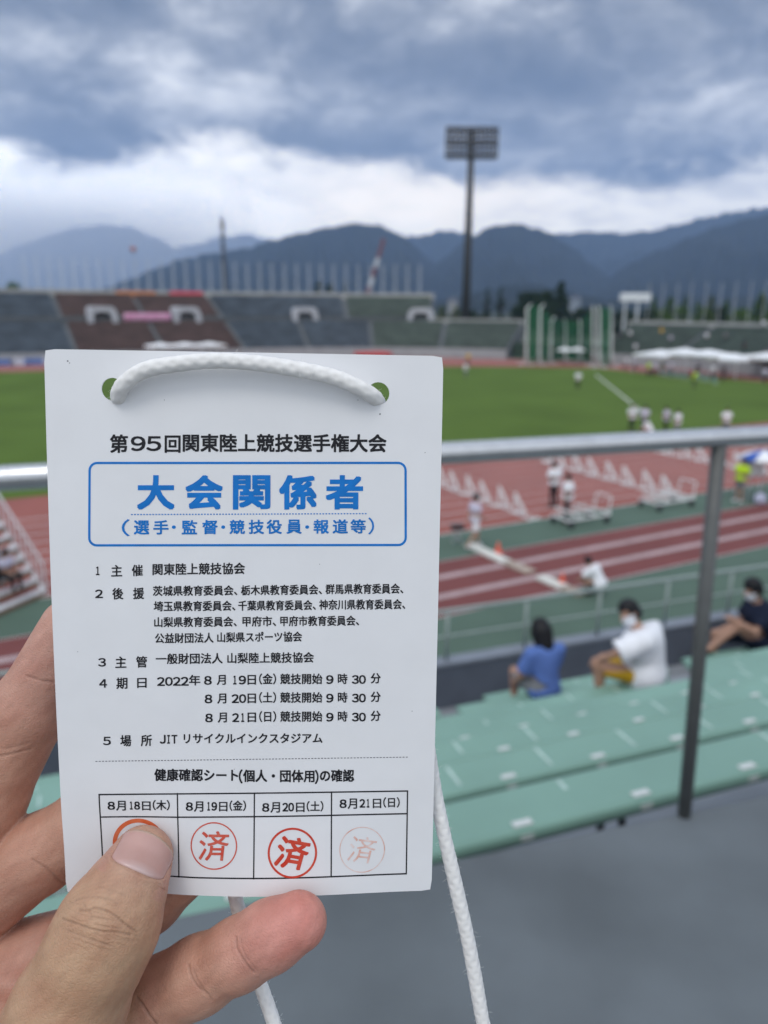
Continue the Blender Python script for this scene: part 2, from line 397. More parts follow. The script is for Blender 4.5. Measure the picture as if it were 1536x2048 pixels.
class Print:                                 # flat print collected in the sheet's own layout, then laid on the bent paper
    def __init__(s): s.v = []; s.f = []; s.l = []
    def fat(s, vs, fs, r):                   # heavier strokes: the glyph laid again a hair aside
        s.add(vs, fs)
        if r > 0:
            for k in range(8): s.add(vs + np.array([round(math.cos(k * math.pi / 4)), round(math.sin(k * math.pi / 4))]) * r * .85, fs, (k + 1) * .000007)
    def add(s, vs, fs, lift=0.0):
        o = sum(len(x) for x in s.v); s.v.append(np.asarray(vs, float)); s.l.append(np.full(len(vs), lift)); s.f += [tuple(i + o for i in f) for f in fs]
    def text(s, txt, u0, u1, vl, vr, em, bold=.012, cap=None):
        if len(txt) > 1 and (txt.isdigit() or txt == 'JIT'):
            n = len(txt); w_ = (u1 - u0) / n
            for i, ch in enumerate(txt):
                q_ = .32 if ch in '1I' else .05
                s.text(ch, u0 + w_ * (i + q_), u0 + w_ * (i + 1 - q_), vl + (vr - vl) * i / n, vl + (vr - vl) * i / n, em, bold, cap)
            return
        vs, fs = glyphs(txt); lo, hi = vs.min(0), vs.max(0)
        t = (vs[:, 0] - lo[0]) / (hi[0] - lo[0])
        y = (vs[:, 1] - .31) * em if cap is None else (vs[:, 1] - (lo[1] + hi[1]) / 2) * cap / (hi[1] - lo[1])
        s.fat(np.stack([u0 + t * (u1 - u0), vl + t * (vr - vl) - y], 1), fs, bold * (em if cap is None else cap))
    def line(s, p, q_, wd, n=24):
        p, q_ = np.array(p, float), np.array(q_, float); d = (q_ - p) / np.linalg.norm(q_ - p); nrm = np.array([-d[1], d[0]]) * wd / 2
        vs = []
        for i in range(n + 1): c = p + (q_ - p) * i / n; vs += [c + nrm, c - nrm]
        s.add(vs, [(2 * i, 2 * i + 1, 2 * i + 3, 2 * i + 2) for i in range(n)])
    def dashes(s, p, q_, wd, n, duty):
        p, q_ = np.array(p, float), np.array(q_, float)
        for i in range(n): s.line(p + (q_ - p) * i / n, p + (q_ - p) * (i + duty) / n, wd, 1)
    def loop(s, pts, wd):
        pts = np.array(pts, float); n = len(pts); vs = []
        for i in range(n):
            d = pts[(i + 1) % n] - pts[i - 1]; d /= np.linalg.norm(d); nr = np.array([-d[1], d[0]]) * wd / 2; vs += [pts[i] + nr, pts[i] - nr]
        s.add(vs, [(2 * i, 2 * i + 1, 2 * ((i + 1) % n) + 1, 2 * ((i + 1) % n)) for i in range(n)])
    def build(s, name, m, lift=.00005):
        uv = np.concatenate(s.v); a, b = to_ab(uv[:, 0], uv[:, 1]); P = Sb(a, b, lift + np.concatenate(s.l)) - np.array(card_c)
        o = mesh_obj(name, P, s.f, m, card); me = o.data
        fl = [p.index for p in me.polygons if p.normal.dot(Vector(CN)) < 0]
        if len(fl) > len(me.polygons) / 2: me.flip_normals()
        return o
p = Print(); p.text('第', 223, 257, 887, 887, 38, .03, cap=35); p.text('95', 263, 325, 887, 887, 38, .035, cap=28); p.text('回', 332, 362, 888, 888, 38, .03, cap=33); p.text('関東陸上競技選手権大会', 368, 772, 888, 889, 37, .03); p.build('title_lettering', black)
p = Print()
def rrect(x0, y0, x1, y1, r, skew):
    out = []
    for cx, cy, a0 in ((x1 - r, y0 + r, -90), (x1 - r, y1 - r, 0), (x0 + r, y1 - r, 90), (x0 + r, y0 + r, 180)):
        for k in range(9):
            t = R(a0 + k * 11.25); x, y = cx + r * math.cos(t), cy + r * math.sin(t); out.append((x + skew * (y - y0), y))
    res = []
    for i in range(len(out)):
        a, b = np.array(out[i]), np.array(out[(i + 1) % len(out)]); n = max(1, int(np.linalg.norm(b - a) / 40))
        res += [a + (b - a) * k / n for k in range(n)]
    return res
p.loop(rrect(182, 925.5, 811, 1089, 15, .002), 4.6); p.build('blue_frame', blue)
p = Print()
for ch, x in zip('大会関係者', (314, 410, 504.5, 596.5, 689)): p.text(ch, x - 35, x + 35, 984, 984, 72, .042, cap=64)
p.build('heading_lettering', blue)
p = Print(); p.dashes((265, 1028), (736, 1026.5), 2.2, 78, .55); p.build('dotted_rule', blue)
p = Print()
cs = '選手・監督・競技役員・報道等'
xs = [286, 324.5, 350, 381, 422, 448, 476, 514, 549.5, 589, 615, 643, 681, 716.5]
p.text('（', 247, 262, 1054, 1054, 32, .01, cap=33); p.text('）', 737, 748, 1051, 1051, 32, .01, cap=33)
for ch, x in zip(cs, xs):
    if ch == '・': p.text(ch, x - 4, x + 4, 1053, 1053, 30, 0, cap=7)
    else: p.text(ch, x - 14.5, x + 14.5, 1053.5 - (x - 286) * .004, 1053.5 - (x - 286) * .004, 30, .03, cap=27)
p.build('subheading_lettering', blue)
p = Print()
B_ = .023
for n_, k1, k2, v, x in (('1', '主', '催', 1139.5, 199.5), ('2', '後', '援', 1185, 202), ('3', '主', '管', 1321, 208), ('4', '期', '日', 1363, 210), ('5', '場', '所', 1478, 217)):
    p.text(n_, x - (3 if n_ == '1' else 7), x + (3 if n_ == '1' else 7.5), v, v, 20, .035, cap=16)
    p.text(k1, x + 27, x + 48, v, v - .5, 23, B_, cap=22 if k1 != '日' else 20); p.text(k2, x + 68, x + (89 if k2 != '日' else 86), v - .5, v - 1, 23, B_, cap=22 if k2 != '日' else 19)
p.build('item_lettering', black)
p = Print()
def tx(t, u0, u1, vl, vr, em=22): p.text(t, u0, u1, vl, vr, em, B_)
tx('関東陸上競技協会', 308.5, 491, 1138.5, 1136.5, 24)
tx('茨城県教育委員会、', 309.5, 476, 1181, 1180, 21); tx('栃木県教育委員会、', 484, 644, 1180, 1178.5, 21); tx('群馬県教育委員会、', 652, 806, 1178, 1177, 21)
tx('埼玉県教育委員会、', 311, 472, 1211.5, 1210.5, 21); tx('千葉県教育委員会、', 478.5, 632, 1210.5, 1209.5, 21); tx('神奈川県教育委員会、', 639.5, 810, 1209, 1208, 21)
tx('山梨県教育委員会、', 312, 475, 1243, 1242, 21); tx('甲府市、', 487, 553, 1242, 1241.5, 21); tx('甲府市教育委員会、', 562, 718, 1241.5, 1240.5, 21)
tx('公益財団法人', 313.5, 429, 1275, 1274, 21); tx('山梨県スポーツ協会', 437, 604.5, 1273.5, 1272, 21)
tx('一般財団法人', 315, 447, 1316, 1315, 22); tx('山梨陸上競技協会', 457, 628, 1315, 1313.5, 22)
for k, (v, day, wk) in enumerate(((1357.5, '19', '金'), (1394.5, '20', '土'), (1432.5, '21', '日'))):
    o_ = k * 1.0
    if k == 0: p.text('2022', 317, 380, v + 2, v + 1.5, 22, .042, cap=16.5); tx('年', 381, 402.5, v + 1, v + 1, 22)
    p.text('8', 411 + o_, 425 + o_, v, v, 22, .042, cap=16.5); tx('月', 436 + o_, 453 + o_, v + .5, v, 22)
    p.text(day, 464 + o_, 494, v - .5, v - .5, 22, .042, cap=16.5); tx('日', 497, 513, v, v, 22)
    tx('(' + wk + ')', 520, 553, v - 1, v - 1, 22); tx('競技開始', 562, 645, v - 1, v - 1, 22)
    p.text('9', 653.5, 667, v - 1, v - 1, 22, .042, cap=16.5); tx('時', 676.5, 695, v - 1, v - 1, 22); p.text('30', 704, 732, v - 1, v - 1, 22, .042, cap=16.5); tx('分', 742, 761, v - 2, v - 2, 22)
p.text('JIT', 322, 357, 1475, 1475, 22, .042, cap=16.5); tx('リサイクルインクスタジアム', 370, 645, 1475, 1475, 22)
p.build('details_lettering', black)
p = Print(); p.dashes((194, 1519), (818, 1512), 1.5, 96, .62); p.build('dashed_rule', ink('grey_ink', (.12, .12, .14)))
p = Print(); p.text('健康確認シート', 311.5, 477, 1548, 1549, 25.5, .03); p.text('(', 479.5, 486, 1549.5, 1549.5, 25, .03, cap=27); p.text('個人・団体用', 488, 629, 1550, 1551, 25.5, .03); p.text(')', 631, 637, 1551, 1551, 25, .03, cap=27); p.text('の確認', 641, 708, 1550, 1550.5, 25.5, .03); p.build('table_heading_lettering', black)
p = Print()
for a, b in (((200, 1586), (815, 1580)), ((201, 1633), (814.5, 1625.5)), ((203, 1752), (812.5, 1746))): p.line(a, b, 2.8, 40)
for x0, x1, t_, b_ in ((200.5, 203.5, 1586, 1752), (356.5, 359, 1584, 1751), (510, 509.5, 1583, 1749.5), (663.5, 663, 1581.5, 1747.5), (815, 812.5, 1580, 1746)): p.line((x0, t_ - 1.4), (x1, b_ + 1.4), 2.6, 16)
p.build('table_rules', black)
p = Print()
for x0, x1, v, dd, wk in ((217.5, 341, 1609, '18', '木'), (374, 493, 1609.5, '19', '金'), (526, 647, 1611, '20', '土'), (680, 799, 1604.5, '21', '日')):
    f = lambda t: x0 + (x1 - x0) * t
    p.text('8', f(0), f(.11), v, v, 20, .045, cap=16); p.text('月', f(.135), f(.285), v, v, 21, B_, cap=20)
    p.text(dd, f(.33), f(.52), v - .5, v - .5, 20, .045, cap=16); p.text('日', f(.555), f(.69), v, v, 21, B_, cap=18); p.text('(' + wk + ')', f(.73), f(1), v - .5, v - .5, 21, B_)
p.build('date_lettering', black)
def stamp(u, v, r, wd, rot, glyph, m, bold):
    p = Print(); p.loop([(u + r * math.cos(2 * math.pi * k / 48), v + r * 1.0 * math.sin(2 * math.pi * k / 48)) for k in range(48)], wd)
    vs, fs = glyphs('済'); c = (vs.min(0) + vs.max(0)) / 2; s_ = glyph / (vs[:, 1].max() - vs[:, 1].min())
    x = (vs[:, 0] - c[0]) * s_; y = -(vs[:, 1] - c[1]) * s_; x = x - y * .10
    t = R(rot); p.fat(np.stack([u + x * math.cos(t) - y * math.sin(t), v + x * math.sin(t) + y * math.cos(t)], 1), fs, bold * glyph)
    return p.build('red_stamp', m, .00006)
red = ink('stamp_ink', (.60, .062, .040), (.66, .16, .11), 700); red2 = ink('strong_stamp_ink', (.56, .040, .022), (.62, .085, .05), 500)
faint = ink('faint_stamp_ink', (.70, .33, .24), (.80, .70, .68), 420); orange_ink = ink('orange_stamp_ink', (.66, .12, .035), (.70, .18, .08), 500)
stamp(278, 1690, 50, 8.5, 2, 58, orange_ink, .04)['label'] = 'thick orange stamp half covered by the thumb'
stamp(429.5, 1687, 45.5, 2.6, 0, 57, red, .012); stamp(586, 1700, 47, 4.2, 10, 60, red2, .024); stamp(724.5, 1696, 44.5, 1.8, 8, 52, faint, -.004)['label'] = 'pale worn stamp in the last column'

for x, y, r_ in ((760, 828, 1.6), (330, 800, .9), (136, 722, 1.6), (140, 726, 1.0), (716, 800, .9), (850, 905, .9), (640, 1127, .8), (160, 1300, .8), (824, 1420, .9), (470, 1535, .7)):
    p = Print(); p.add([(x + r_ * math.cos(k) * (1 + .4 * math.sin(3 * k)), y + r_ * math.sin(k)) for k in np.arange(0, 6.2, .9)], [tuple(range(7))]); p.build('speck', MATS['grey_ink'])
# ---------------------------------------------------------------- cord
cord_m = mat('white_cotton', (.80, .79, .77), rough=.9, var=.05, scale=500, bump=.25, bscale=2200, spec=.15)
def catmull(P, step):
    P = [np.array(x) for x in P]; P = [2 * P[0] - P[1]] + P + [2 * P[-1] - P[-2]]; out = []
    for i in range(1, len(P) - 2):
        n = max(2, int(np.linalg.norm(P[i + 1] - P[i]) / step))
        for k in range(n):
            t = k / n; a, b, c, d = P[i - 1:i + 3]
            out.append(.5 * ((2 * b) + (-a + c) * t + (2 * a - 5 * b + 4 * c - d) * t * t + (-a + 3 * b - 3 * c + d) * t ** 3))
    out.append(P[-2]); return np.array(out)
def cordp(u, v, off):                         # point at OFF metres in front of (+) or behind (-) the paper
    a, b = to_ab([u], [v]); return (S0(a, b) + CN * (bend(a, b) + off)[:, None])[0]
path = [PD(470, 2500, .197), PD(585, 2190, .197), PD(548, 2048, .198), PD(518, 1960, .199), PD(486, 1850, .199), PD(470, 1790, .198)]
path += [cordp(440, 1650, -.004), cordp(360, 1350, -.0035), cordp(270, 1000, -.003), cordp(236, 835, -.0032), cordp(235, 803, -.0020), cordp(240, 790, .0006), cordp(257, 769, .0026), cordp(300, 742, .0032), cordp(365, 730, .0034),
         cordp(440, 724, .0036), cordp(520, 729, .0034), cordp(600, 741, .0032), cordp(670, 756, .0030), cordp(716, 775, .0027), cordp(745, 792, .0008), cordp(754, 803, -.0018), cordp(760, 835, -.0032)]
path += [cordp(800, 1100, -.003), cordp(842, 1400, -.003), PD(866, 1560, .1925), PD(884, 1650, .1935), PD(909, 1760, .195), PD(938, 1890, .197), PD(963, 2030, .199), PD(985, 2170, .200), PD(900, 2420, .2), PD(700, 2580, .199), PD(520, 2560, .198), PD(470, 2500, .197)]
CP = catmull(path, .0004)
for _ in range(4): CP[1:-1] = (CP[:-2] + CP[1:-1] * 2 + CP[2:]) / 4
NS = 28; T_ = np.gradient(CP, axis=0); T_ /= np.linalg.norm(T_, axis=1, keepdims=True)
A_ = np.zeros_like(CP); prev = np.array(Vector(T_[0]).orthogonal().normalized())
for i in range(len(CP)):
    prev = prev - T_[i] * (prev @ T_[i]); prev /= np.linalg.norm(prev); A_[i] = prev
B2 = np.cross(T_, A_)
arc = np.concatenate([[0], np.cumsum(np.linalg.norm(np.diff(CP, axis=0), axis=1))])
th = np.arange(NS) / NS * 2 * math.pi
TH, AR = np.meshgrid(th, arc)
ph = AR / .0066 * 2 * math.pi
s1 = np.abs(np.sin((TH * 4 + ph * 2) / 2)); s2 = np.abs(np.sin((TH * 4 - ph * 2) / 2))
over = np.sin(TH * 4) * np.sin(ph * 2) > 0
rad = .00162 * (1 + .17 * np.where(over, s1, s2) - .05 + .02 * np.sin(AR / .011) + .02 * np.sin(AR / .0047 + 1))
VV = CP[:, None] + rad[..., None] * (np.cos(TH)[..., None] * A_[:, None] + np.sin(TH)[..., None] * B2[:, None])
nP = len(CP); I, J = np.meshgrid(np.arange(nP - 1), np.arange(NS), indexing='ij'); J2 = (J + 1) % NS
FF = np.stack([I * NS + J, I * NS + J2, (I + 1) * NS + J2, (I + 1) * NS + J], -1).reshape(-1, 4)
cord_c = PD(490, 740, .173); vb_ = [VV.reshape(-1, 3)]; fb_ = [FF]; nb_ = nP * NS
for _ in range(4200):                        # loose cotton fibres
    i = nrng.integers(0, nP - 1); t = nrng.random() * 2 * math.pi
    rn = np.cos(t) * A_[i] + np.sin(t) * B2[i]; pth = CP[i] + rn * .0016
    d1 = rn * nrng.uniform(.2, .8) + T_[i] * nrng.normal(0, .9) + np.cross(T_[i], rn) * nrng.normal(0, .8); d1 /= np.linalg.norm(d1)
    d2 = d1 + rn * nrng.normal(0, .5) + T_[i] * nrng.normal(0, .5); L_ = nrng.uniform(.0005, .0018); wv_ = np.cross(d1, rn + T_[i] * .3); wv_ = wv_ / np.linalg.norm(wv_) * .000021
    q0, q1, q2 = pth, pth + d1 * L_ * .5, pth + d1 * L_ * .5 + d2 * L_ * .4
    vb_.append(np.array([q0 - wv_, q0 + wv_, q1 + wv_, q1 - wv_, q2 + wv_ * .4, q2 - wv_ * .4])); fb_.append(np.array([[nb_, nb_ + 1, nb_ + 2, nb_ + 3], [nb_ + 3, nb_ + 2, nb_ + 4, nb_ + 5]])); nb_ += 6
cord = np_mesh('neck_cord', np.concatenate(vb_) - np.array(cord_c), np.concatenate(fb_), cord_m); cord.location = cord_c
tag(cord, 'white braided cotton cord threaded through the two holes of the paper pass', 'cord')

# ---------------------------------------------------------------- hand (camera-aligned millimetres while shaping)
def hp(u, v, d): return np.array([(u - UC) / FPX * d, (VC - v) / FPX * d, -d], np.float32)
def chain(P, pts, k=3.0, zs=1.0, tail=None):
    out = None
    for (u0, v0, d0, r0), (u1, v1, d1, r1) in zip(pts[:-1], pts[1:]):
        d = rc(P, hp(u0, v0, d0), hp(u1, v1, d1), r0, r1); out = d if out is None else smin(out, d, k)
    return out
THUMB = [(-40, 2330, 196, 17.5), (60, 2170, 185, 15.5), (140, 2010, 178, 12.6), (190, 1905, 177, 11.2), (221, 1842, 178, 11.0), (252, 1778, 180.5, 9.2)]
INDEX = [(-150, 1960, 207, 12), (-24, 1590, 206, 10.0), (62, 1415, 202, 9.6), (142, 1256, 197, 7.7)]
MIDDLE = [(-70, 1830, 213, 11), (82, 1706, 207, 10.0), (185, 1640, 204, 9.2), (270, 1550, 200, 8.0)]
RING = [(40, 1920, 214, 10.5), (190, 1880, 208, 9.8), (300, 1800, 203, 7.9), (430, 1680, 200, 7.3)]
PINKY = [(40, 2130, 210, 11.5), (280, 2012, 196, 9.9), (398, 1950, 190, 8.6), (480, 1907, 186.5, 7.9), (540, 1872, 184.5, 7.7), (596, 1843, 183.5, 6.9)]
PALM = [(-160, 1990, 212, 13), (-60, 2110, 213, 14), (60, 2180, 211, 14)]
def hand_sdf(P):
    th_ = chain(P, THUMB, 3.5)
    a, b = hp(262, 1762, 183.2), hp(287, 1711, 186.0)          # last joint, flattened from front to back
    c = (a + b) / 2; fl = np.array([1, 1, 1.3], np.float32)
    tip = rc((P - c) * fl, (a - c) * fl, (b - c) * fl, 8.0, 7.15) * .92
    th_ = smin(th_, tip, 2.5)
    pm = chain(P, PALM, 5); pm = smin(pm, rc(P, hp(-60, 2110, 211), hp(-60, 2420, 206), 17, 23), 8); pm = smin(pm, rc(P, hp(60, 2180, 209), hp(0, 2420, 205), 15, 20), 8)
    pm = smin(pm, rc(P, hp(20, 1960, 213), hp(40, 2120, 213), 11, 13), 6)
    pm = smin(pm, rc(P, hp(-40, 2420, 206), hp(-140, 3150, 196), 24, 33), 10)
    out = None
    for F_, kk in ((INDEX, 6), (MIDDLE, 5), (RING, 5), (PINKY, 5)):
        d = smin(chain(P, F_, 3), pm, kk); out = d if out is None else smin(out, d, .8)
    web = rc(P, hp(-120, 2030, 205), hp(10, 2090, 196), 9, 11)
    out = smin(out, web, 5)
    return smin(out, smin(th_, pm, 7), 1.2)
HP, HF = nets(hand_sdf, (-142, -262, -236), (-8, -8, -150), .5)
HP = relax(HP.astype(float), HF, 3)
ob_ = np_mesh('hand', HP, HF, None); bm_ = bmesh.new(); bm_.from_mesh(ob_.data); bpy.data.objects.remove(ob_)
def pxy(co): return UC + FPX * co.x / -co.z, VC - FPX * co.y / -co.z
fine = []
for f_ in bm_.faces:                          # finer skin where creases and the nail bed are
    c_ = f_.calc_center_median(); 
    if f_.normal.z < -.1: continue
    x_, y_ = pxy(c_)
    if (-c_.z < 182 and 105 < x_ < 365 and 1640 < y_ < 1935) or (350 < x_ < 545 and 1840 < y_ < 2025 and y_ > 1800) or (x_ < 130 and 1335 < y_ < 1385) or (x_ < 80 and 1475 < y_ < 1530) or (55 < x_ < 145 and 1700 < y_ < 1790 and -c_.z > 182) or (255 < x_ < 320 and 1970 < y_ < 2060): fine.append(f_)
ed_ = {e for f_ in fine for e in f_.edges}
bmesh.ops.subdivide_edges(bm_, edges=list(ed_), cuts=2, use_grid_fill=True)
bm_.verts.ensure_lookup_table(); bmesh.ops.smooth_vert(bm_, verts=bm_.verts[:], factor=.5, use_axis_x=True, use_axis_y=True, use_axis_z=True)
bm_.normal_update(); HP = np.array([v.co[:] for v in bm_.verts]); HN = np.array([v.normal[:] for v in bm_.verts])
hu = UC + FPX * HP[:, 0] / -HP[:, 2]; hv = VC - FPX * HP[:, 1] / -HP[:, 2]
front = HN[:, 2] > -.15
def near_poly(poly):
    d = np.full(len(hu), 1e9)
    for (x0, y0), (x1, y1) in zip(poly[:-1], poly[1:]):
        dx, dy = x1 - x0, y1 - y0; t = np.clip(((hu - x0) * dx + (hv - y0) * dy) / (dx * dx + dy * dy), 0, 1)
        d = np.minimum(d, np.hypot(hu - x0 - t * dx, hv - y0 - t * dy))
    return d
c4 = lambda L_: [(x / 3.84, y / 3.84 + 1640) for x, y in L_]
c5 = lambda L_: [(x / 3.49 + 240, y / 3.49 + 1760) for x, y in L_]
is_thumb = (chain(HP.astype(np.float32), THUMB + [(287, 1711, 186, 7)], 3) < 2.2)
disp = np.zeros(len(HP)); crease = np.zeros(len(HP))
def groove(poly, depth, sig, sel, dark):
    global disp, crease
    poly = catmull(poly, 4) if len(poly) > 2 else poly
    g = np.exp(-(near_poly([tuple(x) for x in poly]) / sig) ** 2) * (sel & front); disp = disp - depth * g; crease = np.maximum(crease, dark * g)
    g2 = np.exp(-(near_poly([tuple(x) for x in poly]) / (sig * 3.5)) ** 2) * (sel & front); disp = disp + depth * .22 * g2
for L_, dp, dk in (([(580, 620), (640, 600), (740, 590), (850, 615), (900, 640)], .16, .5), ([(610, 690), (680, 695), (720, 675), (800, 690), (880, 730), (960, 795), (1050, 860)], .34, .9),
                   ([(480, 760), (540, 780), (600, 800), (700, 835), (800, 855), (900, 860), (1000, 880)], .34, .9), ([(520, 850), (600, 880), (700, 915), (800, 950), (880, 975)], .2, .6),
                   ([(700, 740), (760, 750), (830, 765)], .14, .5), ([(740, 800), (860, 825), (930, 830)], .14, .5), ([(760, 510), (860, 540), (960, 580)], .1, .3), ([(640, 640), (670, 690), (700, 720)], .14, .5),
                   ([(560, 905), (700, 960), (860, 1010)], .08, .25), ([(900, 900), (980, 925), (1060, 920)], .1, .35)):
    groove(c4(L_), dp * .6, 2.5, is_thumb, dk * .62)
nt_ = ~is_thumb
for _ in range(34):                           # many faint hairline folds round the knuckle
    x0, y0 = nrng.uniform(135, 255), nrng.uniform(1795, 1900); L_ = nrng.uniform(14, 44); a0 = R(nrng.uniform(8, 30)); k_ = nrng.uniform(-.12, .12)
    groove([(x0 + L_ * t_ * math.cos(a0), y0 + L_ * t_ * math.sin(a0) + k_ * L_ * 4 * t_ * (1 - t_)) for t_ in (0, .33, .67, 1)], nrng.uniform(.05, .12), 1.5, is_thumb, nrng.uniform(.06, .16))
for L_, dp, dk in (([(808, 400), (815, 470), (850, 540), (900, 610), (935, 645)], .3, .6), ([(842, 410), (858, 490), (905, 570), (965, 640)], .12, .3), ([(478, 590), (495, 660), (540, 740), (612, 800)], .3, .65),
                   ([(508, 620), (535, 690), (585, 765), (640, 835)], .2, .45), ([(80, 780), (150, 860), (200, 940), (250, 1005)], .4, .8), ([(1080, 480), (1180, 560), (1200, 570)], .05, .1)):
    groove(c5(L_), dp * .8, 3.0, nt_, dk * .75)
for L_, dp, dk in (([(54, 1352), (80, 1361), (106, 1365)], .32, .55), ([(0, 1512), (24, 1508), (62, 1497)], .3, .5), ([(4, 1498), (30, 1494), (60, 1484)], .15, .3), ([(65, 1720), (91, 1736), (112, 1755), (128, 1768)], .3, .7)):
    groove(L_, dp * .6, 3.4, nt_, dk * .6)
# nail bed: local frame of the nail, x across, y towards the tip
NX, NY = np.array([.877, .48]), np.array([.48, -.877]); NC = np.array([284, 1718])
lx = (hu - NC[0]) * NX[0] + (hv - NC[1]) * NX[1]; ly = (hu - NC[0]) * NY[0] + (hv - NC[1]) * NY[1]
ntop = lambda x: 17 + 38 * np.sqrt(np.clip(1 - (x / 60.5) ** 2, 0, 1)); nbot = lambda x: -29 + .09 * x + 9 * (np.abs(x) / 58) ** 7
inn = (np.abs(lx) < 56) & (ly < ntop(lx) - 1) & (ly > nbot(lx) + 2) & is_thumb & front
disp[inn] -= .5
fold = np.exp(-((np.abs(lx) - 63) / 6) ** 2) * (ly > -32) * (ly < 40) + np.exp(-((ly - nbot(lx) + 6) / 6) ** 2) * (np.abs(lx) < 60)
disp += .28 * np.clip(fold, 0, 1) * (is_thumb & front)
HP2 = HP + HN * disp[:, None]
# skin tint: warm tan on the back of the thumb, pinker on the palm side and at the tips
def near_pt(u, v, d, r): return np.exp(-(np.linalg.norm(HP - hp(u, v, d), axis=1) / r) ** 2)[:, None]
col = np.tile(np.array([.530, .282, .198]), (len(HP), 1))
tm = np.clip(1 - chain(HP.astype(np.float32), THUMB + [(287, 1711, 186, 7)], 3) / 4, 0, 1)[:, None] * np.clip(HN[:, 2:3] * 1.4 + .4, 0, 1)
def to(c, k): 
    global col
    col = col * (1 - k) + np.array(c) * k
to((.470, .280, .172), tm)
to((.62, .235, .195), near_pt(592, 1840, 178, 13) * .95); to((.55, .26, .215), near_pt(520, 1880, 178, 11) * .5)
to((.60, .33, .27), near_pt(110, 1290, 190, 14) * .6); to((.50, .25, .20), near_pt(60, 1380, 195, 13) * .4)
to((.53, .31, .255), near_pt(287, 1711, 180, 10) * .5); to((.46, .235, .18), near_pt(90, 1860, 204, 16) * .5)
to((.50, .26, .20), near_pt(20, 1960, 200, 10) * .5); to((.44, .265, .165), near_pt(210, 1845, 168, 9) * .35)
to((.50, .26, .21), (np.exp(-((np.abs(lx) - 64) / 9) ** 2) * (np.abs(ly) < 60) * is_thumb)[:, None] * .5)
blot = sum(np.sin(HP @ nrng.normal(0, f, 3) + nrng.random() * 6) for f in (.25, .35, .5, .7, .9)) / 5
blot2 = sum(np.sin(HP @ nrng.normal(0, f, 3) + nrng.random() * 6) for f in (1.1, 1.4, 1.9, 2.3, 2.9, 3.3)) / 6
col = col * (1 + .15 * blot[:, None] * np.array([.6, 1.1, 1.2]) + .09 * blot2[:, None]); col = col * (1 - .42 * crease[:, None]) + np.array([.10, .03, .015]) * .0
def skin_mat(name, *a, **k):
    m = mat(name, *a, **k); t = m.node_tree; b = t.nodes['Principled BSDF']; L = t.links.new
    c = t.nodes.new('ShaderNodeTexCoord'); old = b.inputs['Normal'].links[0].from_node
    mp = t.nodes.new('ShaderNodeMapping'); mp.inputs['Rotation'].default_value = (.2, .1, .5); mp.inputs['Scale'].default_value = (1, .55, 1); L(c.outputs['Object'], mp.inputs[0])
    nz = t.nodes.new('ShaderNodeTexNoise'); nz.inputs['Scale'].default_value = 260; nz.inputs['Detail'].default_value = 3; L(mp.outputs[0], nz.inputs['Vector'])
    av = t.nodes.new('ShaderNodeMix'); av.data_type = 'RGBA'; av.blend_type = 'LINEAR_LIGHT'; av.inputs[0].default_value = .0012; L(mp.outputs[0], av.inputs[6]); L(nz.outputs[1], av.inputs[7])
    v = t.nodes.new('ShaderNodeTexVoronoi'); v.feature = 'DISTANCE_TO_EDGE'; v.inputs['Scale'].default_value = 1150; L(av.outputs[2], v.inputs['Vector'])
    mr = t.nodes.new('ShaderNodeMapRange'); mr.inputs[2].default_value = .18; L(v.outputs[0], mr.inputs[0])
    b2 = t.nodes.new('ShaderNodeBump'); b2.inputs['Strength'].default_value = .30; b2.inputs['Distance'].default_value = .00022; L(mr.outputs[0], b2.inputs['Height']); L(old.outputs[0], b2.inputs['Normal'])
    n3 = t.nodes.new('ShaderNodeTexNoise'); n3.inputs['Scale'].default_value = 420; n3.inputs['Detail'].default_value = 5; L(c.outputs['Object'], n3.inputs['Vector'])
    b3 = t.nodes.new('ShaderNodeBump'); b3.inputs['Strength'].default_value = .35; b3.inputs['Distance'].default_value = .0006; L(n3.outputs[0], b3.inputs['Height']); L(b2.outputs[0], b3.inputs['Normal']); L(b3.outputs[0], b.inputs['Normal'])
    return m
skin = skin_mat('skin', (.97, .97, .97), rough=.52, var=.06, scale=160, bump=.22, bscale=1500, spec=.38, attr='tint', sss=.12)
toW = lambda P: np.array(CAM) + (P / 1000.0) @ np.array(CROT).T
hand_c = np.array(PD(-40, 2420, .206))
hm_ = bpy.data.meshes.new('hand'); bm_.to_mesh(hm_); bm_.free(); hm_.vertices.foreach_set('co', (toW(HP2) - hand_c).astype(np.float32).ravel()); hm_.polygons.foreach_set('use_smooth', [True] * len(hm_.polygons)); hm_.materials.append(skin)
ca_ = hm_.color_attributes.new('tint', 'FLOAT_COLOR', 'POINT'); ca_.data.foreach_set('color', np.concatenate([col, np.ones((len(col), 1))], 1).astype(np.float32).ravel()); hm_.update()
hand = bpy.data.objects.new('hand', hm_); COL.objects.link(hand); hand.location = hand_c
tag(hand, 'left hand holding the white pass, thumb in front and fingers behind', 'hand')
